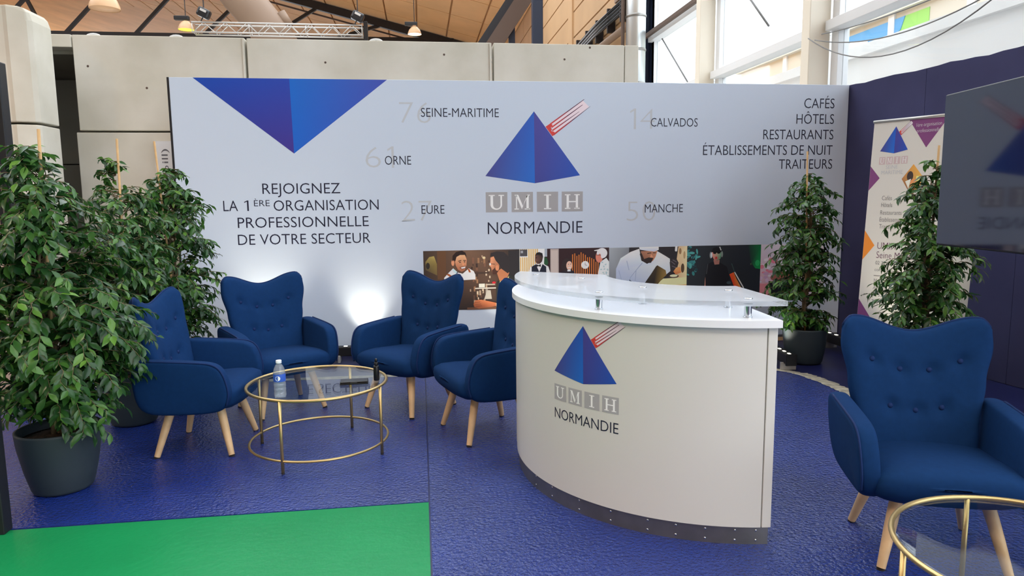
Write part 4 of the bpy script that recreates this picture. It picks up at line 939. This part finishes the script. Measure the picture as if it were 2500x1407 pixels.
# ================================================================== FICUS PLANTS
def leaf_mesh():
    me = bpy.data.meshes.new('leaf')
    v = [(0, 0, 0), (.011, .018, .004), (.017, .036, .004), (.012, .056, 0), (0, .078, -.012), (-.012, .056, 0), (-.017, .036, .004), (-.011, .018, .004), (0, .02, -.001), (0, .038, -.002), (0, .058, -.005)]
    f = [(0, 1, 8), (1, 2, 9, 8), (2, 3, 10, 9), (3, 4, 10), (0, 8, 7), (8, 9, 6, 7), (9, 10, 5, 6), (10, 4, 5)]
    me.from_pydata(v, [], f); me.update(); me.materials.append(M['leaf'])
    for p in me.polygons: p.use_smooth = True
    return me
LEAF = leaf_mesh(); LV = [v.co.copy() for v in LEAF.vertices]; LF = [tuple(p.vertices) for p in LEAF.polygons]
CAM = Vector((0, 0, H))
def ficus(x, y, label, prof, nb, seed, pot, stake, stake_top, leaf_s=1.0, squash=1.0, indiv=300, bias=(0, 0)):
    """prof: list of (z, radius) for the crown; pot: (bottom r, top r, height)"""
    R = random.Random(seed)
    t = thing('potted_ficus', label, 'plant', (x, y, 0), 0, 'potted ficus trees')
    rb_, rt_, h = pot
    MB().lathe([(rb_ * .8, 0), (rb_ * .95, .006), (rb_, .02), (rb_ * .55 + rt_ * .45, h * .35), (rt_ * .97, h * .75), (rt_, h - .012), (rt_, h), (rt_ - .012, h), (rt_ - .016, h - .03), (rt_ - .02, h - .08)], n=40).build('pot', 'pot', t, True)
    MB().lathe([(rt_ - .019, h - .05), (.04, h - .035), (.001, h - .034)], n=24).build('soil', 'soil', t, True)
    z_top = prof[-1][0]
    # stems and stake
    for k in range(3):
        a_ = R.uniform(0, 6.28); pts = []
        for i in range(9):
            z = h - .06 + (z_top - .12 - h) * i / 8; pts.append((.025 * cos(a_ + i * .9) * (1 + .2 * i / 8) , .025 * sin(a_ + i * .9), z))
        MB().tube(pts, [.014 - .0012 * i for i in range(9)], 7).build('stem', 'bark', t, True)
    sx, sy = stake
    MB().tube([(.0, .0, h - .06), (sx, sy, stake_top)], .008, 8).build('stake', 'bamboo', t, True)
    mats = []; br = MB()
    zs = [p[0] for p in prof]; rs = [p[1] for p in prof]
    for k in range(nb):
        # pick a height weighted by radius
        while True:
            z = R.uniform(zs[0], zs[-1]); rad = interp(z, zs, rs)
            if R.random() < rad / max(rs) + .12: break
        a_ = R.uniform(0, 2 * pi); ln = rad * R.uniform(.55, 1.08)
        d = Vector((cos(a_), sin(a_) * squash, 0)); ln *= 1 + bias[0] * d.x + bias[1] * d.y
        z0 = max(h, z - ln * R.uniform(.15, .6)); rise = R.uniform(.1, .35) * ln; droop = R.uniform(.2, .55) * ln
        pts = []; n = 10
        for i in range(n + 1):
            q = i / n; pts.append(Vector((d.x * ln * q, d.y * ln * q, z0 + (z - z0) * min(1, q * 1.6) + rise * q - droop * q * q * 1.3)))
        pts = [Vector((p.x + .012 * sin(k + 3 * i), p.y + .012 * cos(k * 2 + 2 * i), max(p.z, .06))) for i, p in enumerate(pts)]
        br.tube(pts, [.0036 - .0026 * i / n for i in range(n + 1)], 4, caps=False)
        nl = max(8, int(ln / .0165))
        for i in range(nl):
            q = .22 + .78 * (i + R.random()) / nl; s_ = q * n; j = min(n - 1, int(s_)); p = pts[j].lerp(pts[j + 1], s_ - j); tg = (pts[j + 1] - pts[j]).normalized()
            side = tg.cross(Vector((0, 0, 1))).normalized() * (1 if i % 2 else -1)
            dr = (tg * R.uniform(.3, .9) + side * R.uniform(.3, 1.0) + Vector((0, 0, R.uniform(-1.0, .1)))).normalized()
            nm = (Vector((0, 0, 1)) + d * .7 + Vector((R.uniform(-.5, .5), R.uniform(-.5, .5), R.uniform(-.3, .3)))); nm = (nm - dr * nm.dot(dr)).normalized(); xx = dr.cross(nm)
            sc_ = leaf_s * R.uniform(.7, 1.18)
            mats.append(Matrix(((xx.x * sc_, dr.x * sc_, nm.x * sc_, p.x), (xx.y * sc_, dr.y * sc_, nm.y * sc_, p.y), (xx.z * sc_, dr.z * sc_, nm.z * sc_, p.z), (0, 0, 0, 1))))
    br.build('branches', 'bark', t, True)
    base = Vector((x, y, 0))
    key = lambda m_: (m_.translation + base - CAM).length + R.uniform(0, .12)
    mats.sort(key=key)
    for m_ in mats[:indiv]:
        o = bpy.data.objects.new('leaf', LEAF); COL.objects.link(o); o.parent = t; o.matrix_local = m_
    v = []; f = []
    for m_ in mats[indiv:]:
        n0 = len(v); v += [tuple(m_ @ c) for c in LV]; f += [tuple(i + n0 for i in q) for q in LF]
    fo = MB().add(v, f).build('foliage', 'leaf', t, True); fo['kind'] = 'stuff'
    return t
ficus(-1.985, 3.97, 'tall bushy ficus in a slate pot at the green floor edge', [(.42, .28), (.62, .42), (.95, .48), (1.3, .42), (1.6, .29), (1.86, .13)], 370, 11, (.15, .205, .345), (.06, -.04), 1.93, .95, squash=.94, bias=(.08, .08))
ficus(-2.06, 5.14, 'ficus in a black pot behind the side on armchair', [(.45, .24), (.8, .36), (1.2, .38), (1.5, .28), (1.85, .08)], 230, 23, (.15, .185, .36), (.05, -.05), 1.98, .9)
ficus(-1.97, 5.9, 'ficus against the left edge of the white display panel', [(.35, .22), (.8, .36), (1.2, .37), (1.55, .31), (1.84, .12)], 270, 37, (.15, .185, .36), (-.05, -.1), 2.02, .9)
ficus(3.55, 6.04, 'ficus standing in the corner of white panel and navy wall', [(.34, .24), (.62, .36), (1.0, .31), (1.3, .36), (1.6, .28), (1.78, .12)], 210, 41, (.16, .2, .33), (-.08, -.05), 1.95, .88, bias=(-.1, .12))
ficus(3.66, 4.64, 'ficus between roll-up banner and television', [(.42, .22), (.75, .36), (1.1, .36), (1.5, .26), (1.82, .10)], 210, 53, (.16, .2, .33), (.03, 0), 1.9, .9)
